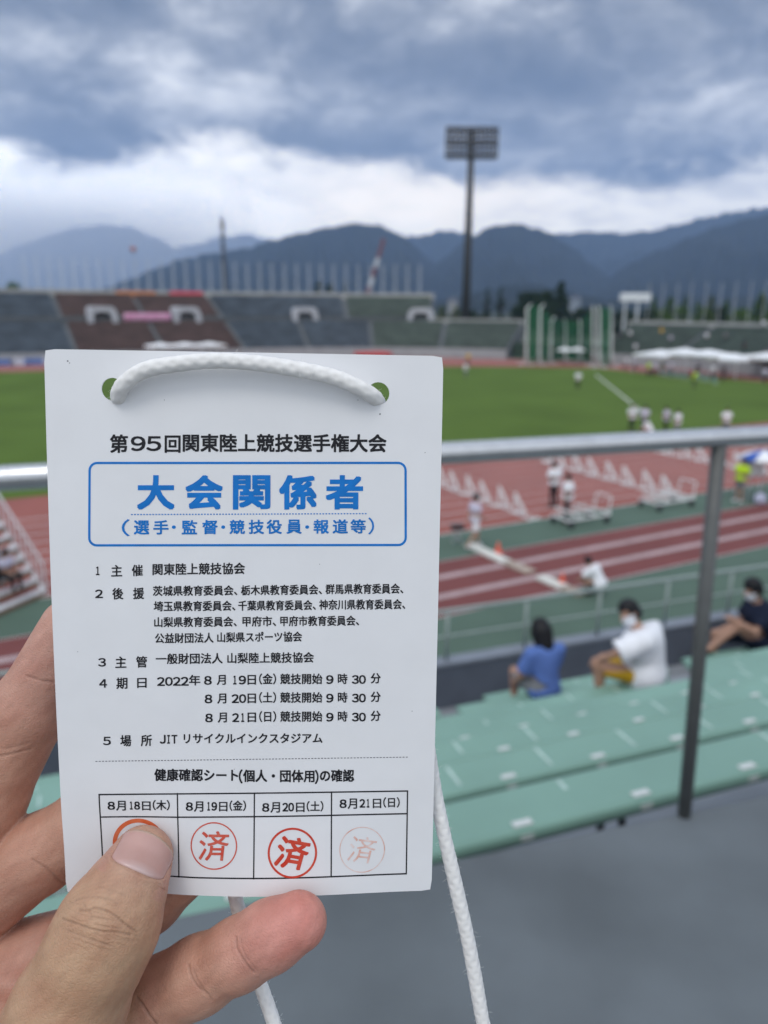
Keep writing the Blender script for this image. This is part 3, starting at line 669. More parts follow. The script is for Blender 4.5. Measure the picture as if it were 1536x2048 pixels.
# thumbnail, laid on the thumb
gx, gy = 30, 24; npx, tint, Pn = [], [], []
for j in range(gy + 1):
    for i in range(gx + 1):
        x = -58 + 116 * i / gx; y0, y1 = nbot(np.array(x)), ntop(np.array(x)); y = y0 + (y1 - y0) * j / gy
        p_ = NC + NX * x + NY * y; npx.append((p_[0], p_[1], x, y, y0, y1))
npx = np.array(npx, float)
dirs = np.stack([(npx[:, 0] - UC) / FPX, (VC - npx[:, 1]) / FPX, -np.ones(len(npx))], 1); dep = np.full(len(npx), 165.0)
for _ in range(60): dep += .6 * hand_sdf((dirs * dep[:, None]).astype(np.float32)) * .9
xe = np.abs(npx[:, 2]) / 58; tj = (npx[:, 3] - npx[:, 4]) / (npx[:, 5] - npx[:, 4])
lift = .42 - .55 * xe ** 6 - .5 * np.clip(1 - tj / .10, 0, 1) ** 1.5 + .1 * tj
NPp = dirs * (dep - lift)[:, None]
nail_c = np.tile(np.array([.52, .305, .265]), (len(npx), 1))
lun = np.clip(1.25 - np.hypot((npx[:, 2] - 6) / 46, (npx[:, 3] - npx[:, 4] + 8) / 26), 0, .8)[:, None]; nail_c = nail_c * (1 - lun) + np.array([.60, .46, .44]) * lun
cut_ = np.clip(1 - tj / .06, 0, 1)[:, None] * .5 + np.clip((xe - .93) / .07, 0, 1)[:, None] * .5; nail_c = nail_c * (1 - cut_) + np.array([.40, .20, .15]) * cut_; fe = np.clip((tj - .94) / .05, 0, 1)[:, None]; nail_c = nail_c * (1 - fe) + np.array([.55, .40, .30]) * fe
NF = np.array([(j * (gx + 1) + i, j * (gx + 1) + i + 1, (j + 1) * (gx + 1) + i + 1, (j + 1) * (gx + 1) + i) for j in range(gy) for i in range(gx)])
nail_m = mat('nail', (.98, .98, .98), rough=.26, var=.05, scale=90, bump=.12, bscale=700, spec=.6, attr='tint', sss=.05)
nail = np_mesh('thumb_nail', toW(NPp) - hand_c, NF, nail_m, parent=hand, color=nail_c)
sm_ = nail.modifiers.new('thick', 'SOLIDIFY'); sm_.thickness = .00035; sm_.offset = -1
# ================================================================= SETTING: air, hills, ground, track
FAR = 9300
ground_m = mat('dull_ground', (.075, .085, .06), rough=.95, var=.25, scale=.02, spec=.1)
g = MB(); g.add([(-FAR + 50, -380, -.06), (FAR - 50, -380, -.06), (FAR - 50, FAR - 50, -.06), (-FAR + 50, FAR - 50, -.06)], [(0, 1, 2, 3)])
tag(g.build('ground', ground_m), kind='structure')

forest = mat('forest', (.016, .022, .022), rough=.95, var=.3, scale=.012, spec=.02, col2=(.030, .036, .030))
def ridge(pts, D, depth, seed, rough=.22):
    rg = np.random.default_rng(seed); pu = np.array([p[0] for p in pts], float); pv = np.array([p[1] for p in pts], float)
    us = np.arange(pu[0], pu[-1] + 1, 5.0); vs_ = np.interp(us, pu, pv)
    k = np.array([1, 2, 1.]) / 4; vs_ = np.convolve(np.pad(vs_, 1, 'edge'), k, 'valid'); vs_ = vs_ + np.array([1.6 * math.sin(u * .11 + seed) + 1.2 * math.sin(u * .23 + 2 * seed) + .8 * math.sin(u * .43 + seed) for u in us])
    nr = 36; V = []; ph_ = rg.random((9, 3)) * 6.28
    for i, u in enumerate(us):
        p = PY(u, vs_[i], D); zr = max(p.z, 2); xr = p.x / D
        for j in range(nr + 10):
            t = j / nr; y = D - depth * (1 - t)
            if t <= 1: f = t ** 1.25
            else: f = 1 - ((t - 1) * 2.2) ** 1.2
            s = 0
            for q_ in range(7):
                fr = (.011, .019, .031, .05, .083, .13, .2)[q_]; s += (1 - 2 * abs(math.sin(u * fr + 2.2 * math.sin(t * (2.5 + q_) + ph_[q_, 0]) + ph_[q_, 1]))) / (q_ + 1.2)
            z = zr * (f + rough * s * .45 * math.sin(math.pi * min(t, 1)) ** .8) + zr * .010 * math.sin(u * .35 + ph_[8, 0]) * math.sin(u * .13)
            V.append((xr * y, y, max(z, -1)))
    n = nr + 10; F = [(i * n + j, (i + 1) * n + j, (i + 1) * n + j + 1, i * n + j + 1) for i in range(len(us) - 1) for j in range(n - 1)]
    tag(mesh_obj('mountain_ridge', V, F, forest, smooth=True), kind='structure')
ridge([(-260, 600), (-100, 545), (0, 508), (60, 484), (130, 460), (200, 449), (260, 453), (310, 474), (350, 496), (390, 490), (440, 474), (500, 468), (560, 486), (640, 520), (760, 580)], 8600, 2600, 1)
ridge([(740, 500), (800, 476), (835, 472), (870, 464), (905, 461), (945, 470), (1000, 474), (1090, 470), (1140, 466), (1190, 463), (1240, 467), (1300, 462), (1340, 453), (1400, 437), (1460, 425), (1536, 414), (1640, 404), (1760, 420)], 4500, 1500, 2)
ridge([(150, 592), (230, 570), (300, 541), (350, 522), (400, 510), (450, 504), (500, 494), (560, 476), (620, 462), (680, 450), (720, 446), (765, 453), (800, 468), (830, 492), (860, 520), (900, 560), (930, 590)], 3100, 1300, 3)
ridge([(770, 598), (820, 568), (860, 540), (900, 506), (940, 476), (970, 458), (1000, 448), (1040, 449), (1075, 457), (1110, 472), (1150, 500), (1200, 540), (1260, 590)], 3000, 1200, 4)
ridge([(1150, 598), (1200, 568), (1240, 540), (1290, 512), (1340, 492), (1390, 470), (1440, 452), (1500, 436), (1560, 424), (1680, 415), (1800, 440)], 2700, 1100, 5)
ridge([(700, 608), (850, 604), (900, 597), (950, 586), (1000, 573), (1050, 568), (1100, 573), (1150, 588), (1200, 597), (1300, 600), (1420, 596), (1560, 590), (1700, 596)], 1500, 500, 6, .3)
ridge([(-250, 596), (-60, 588), (40, 582), (120, 585), (260, 596), (420, 604), (560, 606)], 1800, 500, 8, .3)

hz = MB(); zt = 1450
hz.box((0, (FAR - 400) / 2, zt / 2 - .9), (2 * FAR, FAR + 400, zt + 1.8))
hm = bpy.data.materials.new('haze'); hm.use_nodes = True; t = hm.node_tree; t.nodes.clear()
pv_ = t.nodes.new('ShaderNodeVolumePrincipled'); pv_.inputs['Color'].default_value = (.47, .66, .99, 1); pv_.inputs['Density'].default_value = 1.65e-4; pv_.inputs['Anisotropy'].default_value = .25
ou = t.nodes.new('ShaderNodeOutputMaterial'); t.links.new(pv_.outputs[0], ou.inputs['Volume'])
tag(hz.build('haze', hm), kind='stuff')
# rain shower veiling the far mountain on the left
rm_ = bpy.data.materials.new('rain'); rm_.use_nodes = True; t = rm_.node_tree; t.nodes.clear()
pv_ = t.nodes.new('ShaderNodeVolumePrincipled'); pv_.inputs['Color'].default_value = (.99, .99, 1, 1); pv_.inputs['Density'].default_value = 1.0e-3; pv_.inputs['Anisotropy'].default_value = .82
ou = t.nodes.new('ShaderNodeOutputMaterial'); t.links.new(pv_.outputs[0], ou.inputs['Volume'])
tco = t.nodes.new('ShaderNodeTexCoord'); vl = t.nodes.new('ShaderNodeVectorMath'); vl.operation = 'LENGTH'; t.links.new(tco.outputs['Object'], vl.inputs[0])
mr_ = t.nodes.new('ShaderNodeMapRange'); mr_.interpolation_type = 'SMOOTHERSTEP'; t.links.new(vl.outputs['Value'], mr_.inputs[0]); mr_.inputs[1].default_value = 1; mr_.inputs[2].default_value = .15; mr_.inputs[3].default_value = 0; mr_.inputs[4].default_value = 1.15e-3; t.links.new(mr_.outputs[0], pv_.inputs['Density'])
rc_ = PY(90, 525, 5400); mb = MB(); NR = 20
mb.lathe([(math.sin(math.pi * i / NR) * 1.0, -math.cos(math.pi * i / NR)) for i in range(NR + 1)], 40)
rn_ = mb.build('rain', rm_, smooth=True); rn_.location = rc_; rn_.scale = (2300, 1500, 620); tag(rn_, kind='stuff')

# ---- track surfaces, in metres along (s) and across (c) the home straight
CEN, RIN, S0_, S1_ = 74.0, 36.5, -42.4, 42.0
red_m = mat('mauve_track', (.285, .088, .070), rough=.85, var=.08, scale=.35, bump=.15, bscale=60)
red2_m = mat('brick_red_runway', (.170, .047, .043), rough=.85, var=.10, scale=.5, bump=.15, bscale=60)
green_m = mat('green_apron', (.078, .128, .094), rough=.85, var=.10, scale=.4, bump=.12, bscale=60)
grass_m = mat('lawn_grass', (.090, .146, .028), rough=.95, var=.14, scale=.12, bump=.4, bscale=25, spec=.1, detail=6)
line_m = mat('white_line_paint', (.72, .72, .70), rough=.7, var=.06, scale=2)
def stadium(r, n=40):
    out = []
    for k in range(n + 1): a = math.pi * k / n; out.append((S1_ + r * math.sin(a), CEN + r * math.cos(a)))
    for k in range(n + 1): a = math.pi * (1 + k / n); out.append((S0_ + r * math.sin(a), CEN + r * math.cos(a)))
    return out
def sheet_(name, poly, z, m, kind='structure'):
    vs = [TF(s, c, z) for s, c in poly]; o = mesh_obj(name, vs, [tuple(range(len(vs)))[::-1]], m)
    if o.data.polygons[0].normal.z < 0: o.data.flip_normals()
    return tag(o, kind=kind)
sheet_('apron', [(-170, 0), (170, 0), (170, 150), (-170, 150)], 0, green_m)
sheet_('runway', [(-150, 16.9), (160, 16.9), (160, 21.1), (-150, 21.1)], .004, red2_m)
sheet_('running_track', [(S0_, 23.8), (S0_ - 45, 23.8), (S0_ - 45, 33.6)][::-1] and stadium(CEN - 23.8), .004, red_m)
sheet_('straight_extension', [(S1_ - 5, 23.8), (160, 23.8), (160, 33.6), (S1_ - 5, 33.6)], .007, red_m)
lawn_r = [sc_of(G(u, v)) for u, v in ((890, 733), (1000, 733.5), (1190, 736), (1240, 741), (1300, 748), (1400, 754), (1536, 764), (1660, 775))]
sheet_('lawn', stadium(RIN)[41:] + [(S1_ - 8, 110.5), (lawn_r[0][0] - 8, 107)] + lawn_r + [(lawn_r[-1][0] + 2, 37.5)], .020, grass_m)
def ribbon(mb, pts, wd, z, closed=False):
    n = len(pts); vs = []
    for i in range(n):
        a = Vector(pts[i - 1 if (i or closed) else 0]); b = Vector(pts[(i + 1) % n if (i < n - 1 or closed) else n - 1]); d = (b - a).normalized(); nr = Vector((-d.y, d.x)) * wd / 2; p = Vector(pts[i])
        vs += [TF(*(p + nr), z), TF(*(p - nr), z)]
    k = n if closed else n - 1
    mb.add(vs, [(2 * i, 2 * ((i + 1) % n), 2 * ((i + 1) % n) + 1, 2 * i + 1) for i in range(k)])
lm = MB()
for k in range(9):
    ribbon(lm, stadium(RIN + 3.9 + .1 + 1.22 * k), .07, .012, True)
    ribbon(lm, [(S1_ + 1, 33.4 - 1.22 * k), (158, 33.4 - 1.22 * k)], .07, .014)
for s in (11, 47.5, 57): ribbon(lm, [(s, 24), (s, 33.5)], .09, .017)
tag(lm.build('lane_lines', line_m), kind='structure')
lm = MB()
ribbon(lm, [(-150, 18.25), (160, 18.25)], .34, .010); ribbon(lm, [(-150, 19.72), (160, 19.72)], .34, .010); ribbon(lm, [(-150, 16.95), (160, 16.95)], .1, .010); ribbon(lm, [(-150, 21.05), (160, 21.05)], .07, .010)
tag(lm.build('runway_lines', mat('worn_line_paint', (.42, .31, .31), rough=.8, var=.15, scale=1.5)), kind='structure')
lm = MB(); a, b = sc_of(G(1192, 750)), sc_of(G(1284, 824)); ribbon(lm, [a, b], .16, .028); a2 = sc_of(G(880, 778)); ribbon(lm, [a, (a2[0], a2[1])], .05, .030)
lm.f = lm.f[:1]; tag(lm.build('sector_line', line_m), kind='structure')

# ================================================================= NEAR STAND
slab_m = mat('grey_walkway_coating', (.110, .127, .137), rough=.72, var=.20, scale=2.6, bump=.45, bscale=140, detail=8)
terr_m = mat('terrace_concrete', (.26, .28, .305), rough=.85, var=.14, scale=2.0, bump=.2, bscale=60)
wall_m = mat('dark_grey_paint', (.105, .122, .155), rough=.7, var=.12, scale=2.5)
mint = mat('mint_seat', (.205, .355, .288), rough=.42, var=.09, scale=1.6, bump=.04, bscale=30, spec=.4)
plate_m = mat('white_plate', (.62, .65, .63), rough=.45, var=.06, scale=10)
worn_white = mat('worn_white_marking', (.44, .58, .53), rough=.6, var=.18, scale=14)
steel = mat('brushed_steel', (.58, .59, .60), rough=.24, var=.06, scale=30, metal=.9)
dsteel = mat('dark_leg_paint', (.03, .035, .04), rough=.5)
FL = 1.41
pb = G(1368, 1630, H - FL)                      # foot of the visible post
sb, db = pb.dot(ST), pb.dot(SN)
# walkway slab: its edge follows the railing
e0, e1 = G(975, 1703, H - FL), G(1536, 1588, H - FL); ed = (e1 - e0).normalized(); en = Vector((ed.y, -ed.x, 0))
A = e0 - ed * 9; B = e0 + ed * 12
mb = MB(); mb.prism([A, B, B + en * 4.2, A + en * 4.2], None, (0, 0, -.16)); tag(mb.build('walkway', slab_m, bevel=.012), kind='structure')
ROWS = 7
DK = [1.94 + .8 * k for k in range(ROWS)]; HK = [1.70 + .42 * k for k in range(ROWS)]
prof = [(1.2, FL + .17), (1.2, HK[0] + .38)]
for k in range(ROWS):
    if k: prof.append((DK[k] - .25, HK[k] + .38))
    prof.append(((DK[k + 1] - .25) if k < ROWS - 1 else 8.0, HK[k] + .38))
prof += [(8.0, 8.4), (1.2, 8.4)]
mb = MB(); mb.prism([SF(-16, d, h) for d, h in prof], None, ST * 42); tag(mb.build('terrace', terr_m), kind='structure')
# parapet wall
mb = MB(); pa = [(7.42, 4.06), (7.60, 4.06), (7.60, 8.45), (7.42, 8.45)]; PW0, PW1 = -22, 30
mb.prism([SF(PW0, d, h) for d, h in pa], None, ST * (PW1 - PW0))
pw = mb.build('parapet_wall', wall_m, bevel=.02); tag(pw, 'low dark grey parapet wall in front of the mint benches', 'wall')
mb = MB(); mb.prism([SF(PW0, d, h) for d, h in ((7.405, 4.02), (7.615, 4.02), (7.615, 4.058), (7.405, 4.058))], None, ST * (PW1 - PW0)); mb.build('coping', mat('pale_coping', (.20, .225, .265), rough=.7, var=.1, scale=3), pw)
fr = thing('railing', SF(0, 7.51, 4.02), 'thin grey metal railing along the top of the dark parapet wall', 'railing', SROT)
fm = mat('grey_rail_paint', (.30, .36, .34), rough=.45, var=.08, scale=6)
mb = MB(); mb.tube([(PW0, 0, .62), (PW1, 0, .62)], .026, 8); mb.build('top_rail', fm, fr, smooth=True)
mb = MB(); mb.tube([(PW0, 0, .30), (PW1, 0, .30)], .014, 8); mb.build('middle_rail', fm, fr, smooth=True)
mb = MB(); mb.tube([(0, 0, 0), (0, 0, .61)], .021, 8); post0 = mb.build('post', fm, fr, smooth=True)
xs_ = [x for x in np.arange(-21.6, 30, 1.05)]
post0.location = (xs_[0], 0, 0)
for x in xs_[1:]:
    c = post0.copy(); COL.objects.link(c); c.location = (x, 0, 0)

# benches: long mint planks, one per row, with number plates and seat divisions
def bench(k, s0, s1, label):
    d, h = DK[k], HK[k]
    o = thing('bench', SF(s0, d, h + .38), label, 'bench', SROT, 'long mint green benches of the near stand')
    L = s1 - s0; wd = .226
    prof = [(-.020, .318), (-.030, .335), (-.034, .358), (-.026, .374), (-.008, .380), (wd - .04, .380), (wd - .025, .374), (wd - .02, .36), (wd - .022, .345)]
    mb = MB(); mb.prism([Vector((0, y, z)) for y, z in prof], None, (L, 0, 0)); mb.build('seat_plank', mint, o)
    pit = .485; n = int((L - .1) / pit); x0 = (math.ceil((s0 + .1) / pit) * pit + OFF[k]) - s0
    if x0 > pit: x0 -= pit
    xs = [x0 + i * pit for i in range(n + 1) if .05 < x0 + i * pit < L - .05]
    pr = None
    for x in xs:
        if pr is None:
            m1 = MB(); m1.box((0, 0, .3835), (.072, .028, .004)); m1.box((0, -.037, .354), (.05, .005, .020)); pr = m1.build('number_plate', plate_m, o); pr.location = (x, .006, 0)
        else:
            c = pr.copy(); COL.objects.link(c); c.location = (x + rnd.uniform(-.01, .01), .006, 0)
    dv = {}
    for x in xs:
        xx = x + pit / 2
        if xx < L - .05 and rnd.random() < .75:
            a = rnd.choice([0, 0, .03, .10])
            if a not in dv: m2 = MB(); m2.box((0, .02 + a + (wd - .07 - a) / 2, .3815), (.017, wd - .07 - a, .002)); c = dv[a] = m2.build('seat_division', worn_white, o)
            else: c = dv[a].copy(); COL.objects.link(c)
            c.location = (xx, 0, 0)
    lg = None
    for x in np.arange(((s_at(1268, 0) - s0) % 1.45) if k == 0 else .5, L, 1.45):
        if lg is None:
            m3 = MB(); m3.tube([(0, .03, 0), (0, .06, .35)], .016, 6); m3.tube([(0, wd - .05, 0), (0, wd - .07, .35)], .016, 6); m3.tube([(0, .05, .335), (0, wd - .06, .335)], .016, 6); lg = m3.build('leg', dsteel, o); lg.location = (x, 0, 0)
        else:
            c = lg.copy(); COL.objects.link(c); c.location = (x, 0, 0)
    return o
def s_at(u, k):                                   # position along row k seen at photo column u
    lo, hi = -14, 40
    for _ in range(50):
        m_ = (lo + hi) / 2
        if pix(SF(m_, DK[k], HK[k]))[0] < u: lo = m_
        else: hi = m_
    return lo
OFF = []
for k, u in enumerate((1285, 1194, 1146, 1270, 1200, 1240, 1200)):
    sx = s_at(u, k); OFF.append(sx - math.ceil(sx / .485) * .485 if False else (sx % .485))
for k in range(ROWS):
    nm = ORD[k] + ' mint bench row from the walkway'
    sl_, sr_ = s_at(-260, k), s_at(1900, k)
    sl_ = max(sl_, -11.5)
    if k < 4: bench(k, sl_, sr_, nm + ', running the full width')
    else:
        gap0, gap1 = s_at({4: 1345, 5: 1335, 6: 1335}[k], k), s_at({4: 1415, 5: 1395, 6: 1385}[k], k)
        if k == 4: bench(k, sl_, gap0, nm + ', left of the aisle gap')
        else:
            bench(k, s_at({5: 930, 6: 982}[k], k), gap0, nm + ', left of the aisle gap, under the spectators' if k == 5 else nm + ', short piece by the parapet')
            bench(k, sl_, s_at({5: 700, 6: 880}[k], k), nm + ', behind the pass card on the left')
        bench(k, gap1, sr_, nm + ', right of the aisle gap')

# handrail in front of the viewer
hr = thing('handrail', pb, 'thick round steel handrail on a leaning post at the walkway edge', 'handrail')
def on_vert(u, v):                                # point of the vertical plane that holds the post, parallel to the rail
    r = ray(u, v); n_ = RN; return CAM + r * ((pb - CAM).dot(n_) / r.dot(n_))
RA = R(72.3); RN = Vector((-math.cos(RA), math.sin(RA), 0)); RT = Vector((math.sin(RA), math.cos(RA), 0))
p0, p1 = on_vert(20, 956), on_vert(1440, 875)
d_ = (p1 - p0).normalized()
mb = MB(); mb.tube([p0 - d_ * 4, p1 + d_ * 5], .0245, 20); mb.build('top_rail', steel, hr, True, True)
top = p1 - Vector((0, 0, .02))
post_m = mat('galvanised_post', (.085, .090, .088), rough=.45, var=.10, scale=25, spec=.5)
def hpost(at, up):
    mb = MB(); mb.tube([at, up], .019, 16); return mb.build('post', post_m, hr, True, True)
hpost(pb, top)
sp_ = 1.9
for q_ in (-1, 1):
    hpost(pb + d_ * sp_ * q_ - Vector((0, 0, (d_ * sp_ * q_).z)), top + d_ * sp_ * q_)
# ================================================================= FAR STAND, TOWERS, TREES
conc = mat('pale_concrete', (.40, .40, .385), rough=.85, var=.14, scale=.35)
conc2 = mat('grey_concrete', (.105, .115, .122), rough=.88, var=.14, scale=.4)
seat_blue = mat('slate_seat', (.060, .078, .100), rough=.6, var=.35, scale=.45)
seat_red = mat('maroon_seat', (.080, .046, .040), rough=.6, var=.3, scale=.45)
seat_green = mat('moss_seat', (.062, .085, .070), rough=.6, var=.3, scale=.45)
white_p = mat('white_paint', (.74, .75, .76), rough=.5, var=.05, scale=3)
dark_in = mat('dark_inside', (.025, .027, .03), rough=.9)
def PC(u, v, c):                                  # point on the vertical plane across = c
    r = ray(u, v); return CAM + r * (c / r.dot(TN))
C0 = 124.0
class Path:                                       # front line of the far stand: straight, then round the bend
    @staticmethod
    def at(q):
        if q <= S1_: return TF(q, C0), TN.copy(), TT.copy()
        r = C0 - CEN; a = (q - S1_) / r
        n = TN * math.cos(a) + TT * math.sin(a); return TF(S1_, CEN) + n * r, n, TT * math.cos(a) - TN * math.sin(a)
def sweep(mb, prof, q0, q1, step=3.0, caps=True):
    k = max(1, int(abs(q1 - q0) / step)); n = len(prof); vs = []
    for i in range(k + 1):
        p, nr, _ = Path.at(q0 + (q1 - q0) * i / k); vs += [p + nr * r + Vector((0, 0, z)) for r, z in prof]
    fs = [(i * n + j, i * n + (j + 1) % n, (i + 1) * n + (j + 1) % n, (i + 1) * n + j) for i in range(k) for j in range(n)]
    if caps: fs += [tuple(range(n)), tuple(k * n + j for j in range(n))[::-1]]
    mb.add(vs, fs)
def q_of(u, v, z_r):                              # station along the stand seen at a photo column, at offset/height z_r
    r_, z = z_r; lo, hi = -220, 190
    for _ in range(60):
        m_ = (lo + hi) / 2; p, nr, _t = Path.at(m_)
        if pix(p + nr * r_ + Vector((0, 0, z)))[0] < u: lo = m_
        else: hi = m_
    return lo
QL = -150.0
QE = q_of(868, 600, (20, 10)); QG0, QG1 = q_of(1046, 640, (10.5, 6)), q_of(1256, 645, (10.5, 6)); QR = 178.0
stand = thing('grandstand', TF(0, C0), 'long two tier grandstand across the field with slate, maroon and moss seats', 'grandstand')
low = [(0, 0), (0, 1.5), (.9, 1.5), (10.4, 5.55), (10.4, 0)]
up = [(10.4, 0), (10.4, 6.5), (11.4, 6.5), (19.8, 9.9), (19.8, 10.75), (20.4, 10.75), (20.4, 0)]
mb = MB(); sweep(mb, low, QL, QG0); sweep(mb, up, QL, QE); b = mb.build('concrete_body', conc2, stand, True)
mb = MB(); sweep(mb, [(19.6, 9.75), (19.6, 10.85), (20.55, 10.85), (20.55, 9.0), (20.42, 9.0), (20.42, 9.75)], QL, QE); sweep(mb, [(10.45, 5.4), (10.45, 6.25), (10.95, 6.25), (10.95, 0), (10.5, 0)], QE + .1, QG0); mb.build('rim_wall', conc, stand, True)
mb = MB(); sweep(mb, [(-.12, 0), (-.12, 1.6), (-.02, 1.6), (-.02, 0)], QL, QG0); mb.build('front_wall', mat('pale_front_wall', (.34, .36, .37), rough=.7, var=.1, scale=.6), stand, True)
def seats(q0, q1, r0, z0, r1, z1, rows, m, parent, slat=True):
    mb = MB(); dr, dz = (r1 - r0) / rows, (z1 - z0) / rows
    for k in range(rows):
        r, z = r0 + dr * k, z0 + dz * k
        sweep(mb, [(r + .05, z + .03), (r + .05, z + .40), (r + .42, z + .40), (r + .46, z + .74), (r + .54, z + .74), (r + .54, z + .03)], q0, q1, 6.0)
    return mb.build('seat_block', m, parent, True)
bl = [(QL, q_of(140, 665, (5.5, 3.5)), seat_blue), (q_of(140, 665, (5.5, 3.5)), q_of(470, 668, (5.5, 3.5)), seat_red), (q_of(470, 668, (5.5, 3.5)), q_of(742, 668, (5.5, 3.5)), seat_blue), (q_of(742, 668, (5.5, 3.5)), QG0, seat_green)]
bu = [(QL, q_of(112, 608, (15.5, 8.2)), seat_blue), (q_of(112, 608, (15.5, 8.2)), q_of(428, 612, (15.5, 8.2)), seat_red), (q_of(428, 612, (15.5, 8.2)), q_of(690, 616, (15.5, 8.2)), seat_blue), (q_of(690, 616, (15.5, 8.2)), QE, seat_green)]
for q0, q1, m in bl:
    n = max(1, round((q1 - q0) / 13)); w_ = (q1 - q0) / n
    for i in range(n): seats(q0 + i * w_ + .4, q0 + (i + 1) * w_ - .4, .95, 1.5, 10.3, 5.5, 12, m, stand)
for q0, q1, m in bu:
    n = max(1, round((q1 - q0) / 13)); w_ = (q1 - q0) / n
    for i in range(n): seats(q0 + i * w_ + .4, q0 + (i + 1) * w_ - .4, 11.5, 6.5, 19.5, 9.85, 10, m, stand)
# white arched stair openings of the upper tier
for i, u in enumerate((205, 375, 611, 841)):
    q0 = q_of(u, 625, (10, 7)); p, nr, tt = Path.at(q0)
    def pt(x, r, z): return p + tt * x + nr * r + Vector((0, 0, z))
    out = [(-2.4, 5.55), (-2.3, 7.0), (-1.9, 7.9), (-1.3, 8.15), (1.3, 8.15), (1.9, 7.9), (2.3, 7.0), (2.4, 5.55)]; inn_ = [(-1.45, 5.55), (-1.4, 6.7), (-1.1, 7.2), (-.7, 7.3), (.7, 7.3), (1.1, 7.2), (1.4, 6.7), (1.45, 5.55)]
    mb = MB(); n = len(out)
    vs = [pt(x, 9.9, z) for x, z in out] + [pt(x, 9.9, z) for x, z in inn_] + [pt(x, 15.5, z) for x, z in out] + [pt(x, 14.9, z) for x, z in inn_]
    fs = [(j, j + 1, n + j + 1, n + j) for j in range(n - 1)] + [(2 * n + j, 2 * n + j + 1, j + 1, j) for j in range(n - 1)] + [(n + j, n + j + 1, 3 * n + j + 1, 3 * n + j) for j in range(n - 1)]
    mb.add(vs, fs); ar = mb.build('stair_arch', mat('arch_paint', (.46, .47, .50), rough=.6, var=.15, scale=.8), stand, True)
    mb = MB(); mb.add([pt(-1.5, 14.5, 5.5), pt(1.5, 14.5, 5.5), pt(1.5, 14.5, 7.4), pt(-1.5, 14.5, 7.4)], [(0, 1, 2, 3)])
    o = mb.build('passage_shade', dark_in, stand, True); o.parent = ar  # near-black sheet inside the arch stands in for the passage's shade
# bowl behind the bend
bowl = thing('curved_stand', Path.at(QG1)[0], 'single tier green stand curving behind the white tents on the right', 'grandstand')
mb = MB(); sweep(mb, low, QG1, QR); mb.build('concrete_body', conc2, bowl, True)
mb = MB(); sweep(mb, [(10.45, 5.3), (10.45, 6.35), (11.0, 6.35), (11.0, 0), (10.5, 0)], QG1, QR); mb.build('rim_wall', conc, bowl, True)
mb = MB(); sweep(mb, [(-.12, 0), (-.12, 1.6), (-.02, 1.6), (-.02, 0)], QG1, QR); mb.build('front_wall', MATS['pale_front_wall'], bowl, True)
qm = q_of(1512, 660, (6, 4)); q = QG1
while q < QR - 4:
    seats(q + .5, min(q + 11.5, QR), .95, 1.5, 10.3, 5.5, 12, seat_red if q + 5 > qm else seat_green, bowl); q += 12
# link wall with the gate behind the throwing cage
mb = MB(); sweep(mb, [(4, 0), (4, 2.6), (4.4, 2.6), (4.4, 0)], QG0, QG1); tag(mb.build('gate_wall', mat('gate_green', (.04, .07, .05), rough=.8, var=.2, scale=.5)), 'low dark wall closing the gap between the two stands behind the cage', 'wall')

def banner(u0, u1, v0, v1, c, m, label):
    a, b = PC(u0, v1, c), PC(u1, v1, c); zt, zb = PC((u0 + u1) / 2, v0, c).z, PC((u0 + u1) / 2, v1, c).z; a.z = b.z = 0
    o = thing('banner', (a + b) / 2 + Vector((0, 0, zb)), label, 'banner', TROT, 'cloth banners hung on the far stand'); L = (b - a).length; n = 24; hgt = zt - zb
    vs = [(-L / 2 + L * i / n, .05 * math.sin(i * 1.3) - .04, z) for i in range(n + 1) for z in (0, hgt * .5, hgt)]
    fs = [(3 * i + j, 3 * i + 3 + j, 3 * i + 4 + j, 3 * i + 1 + j) for i in range(n) for j in (0, 1)]
    q_ = mesh_obj('cloth', vs, fs, m, o, True); s = q_.modifiers.new('t', 'SOLIDIFY'); s.thickness = .02
    mb = MB(); mb.tube([(-L / 2, .0, hgt), (L / 2, .0, hgt)], .03, 6); mb.build('cord', dsteel, o)
banner(233, 312, 582, 597, C0 + 19.4, mat('orange_cloth', (.50, .20, .085), rough=.8, var=.2, scale=.8), 'orange banner on the rim of the far stand')
banner(340, 406, 583, 598, C0 + 19.4, mat('crimson_cloth', (.62, .07, .10), rough=.8, var=.1, scale=.8), 'crimson banner on the rim of the far stand')
banner(512, 578, 589, 602, C0 + 19.4, mat('white_cloth', (.62, .65, .70), rough=.8, var=.12, scale=1.2), 'white banner on the rim of the far stand')
banner(248, 342, 626, 643, C0 + 10.1, mat('pink_cloth', (.55, .20, .36), rough=.8, var=.25, scale=1.5, col2=(.70, .42, .56)), 'pink banner between two white arches on the middle wall')

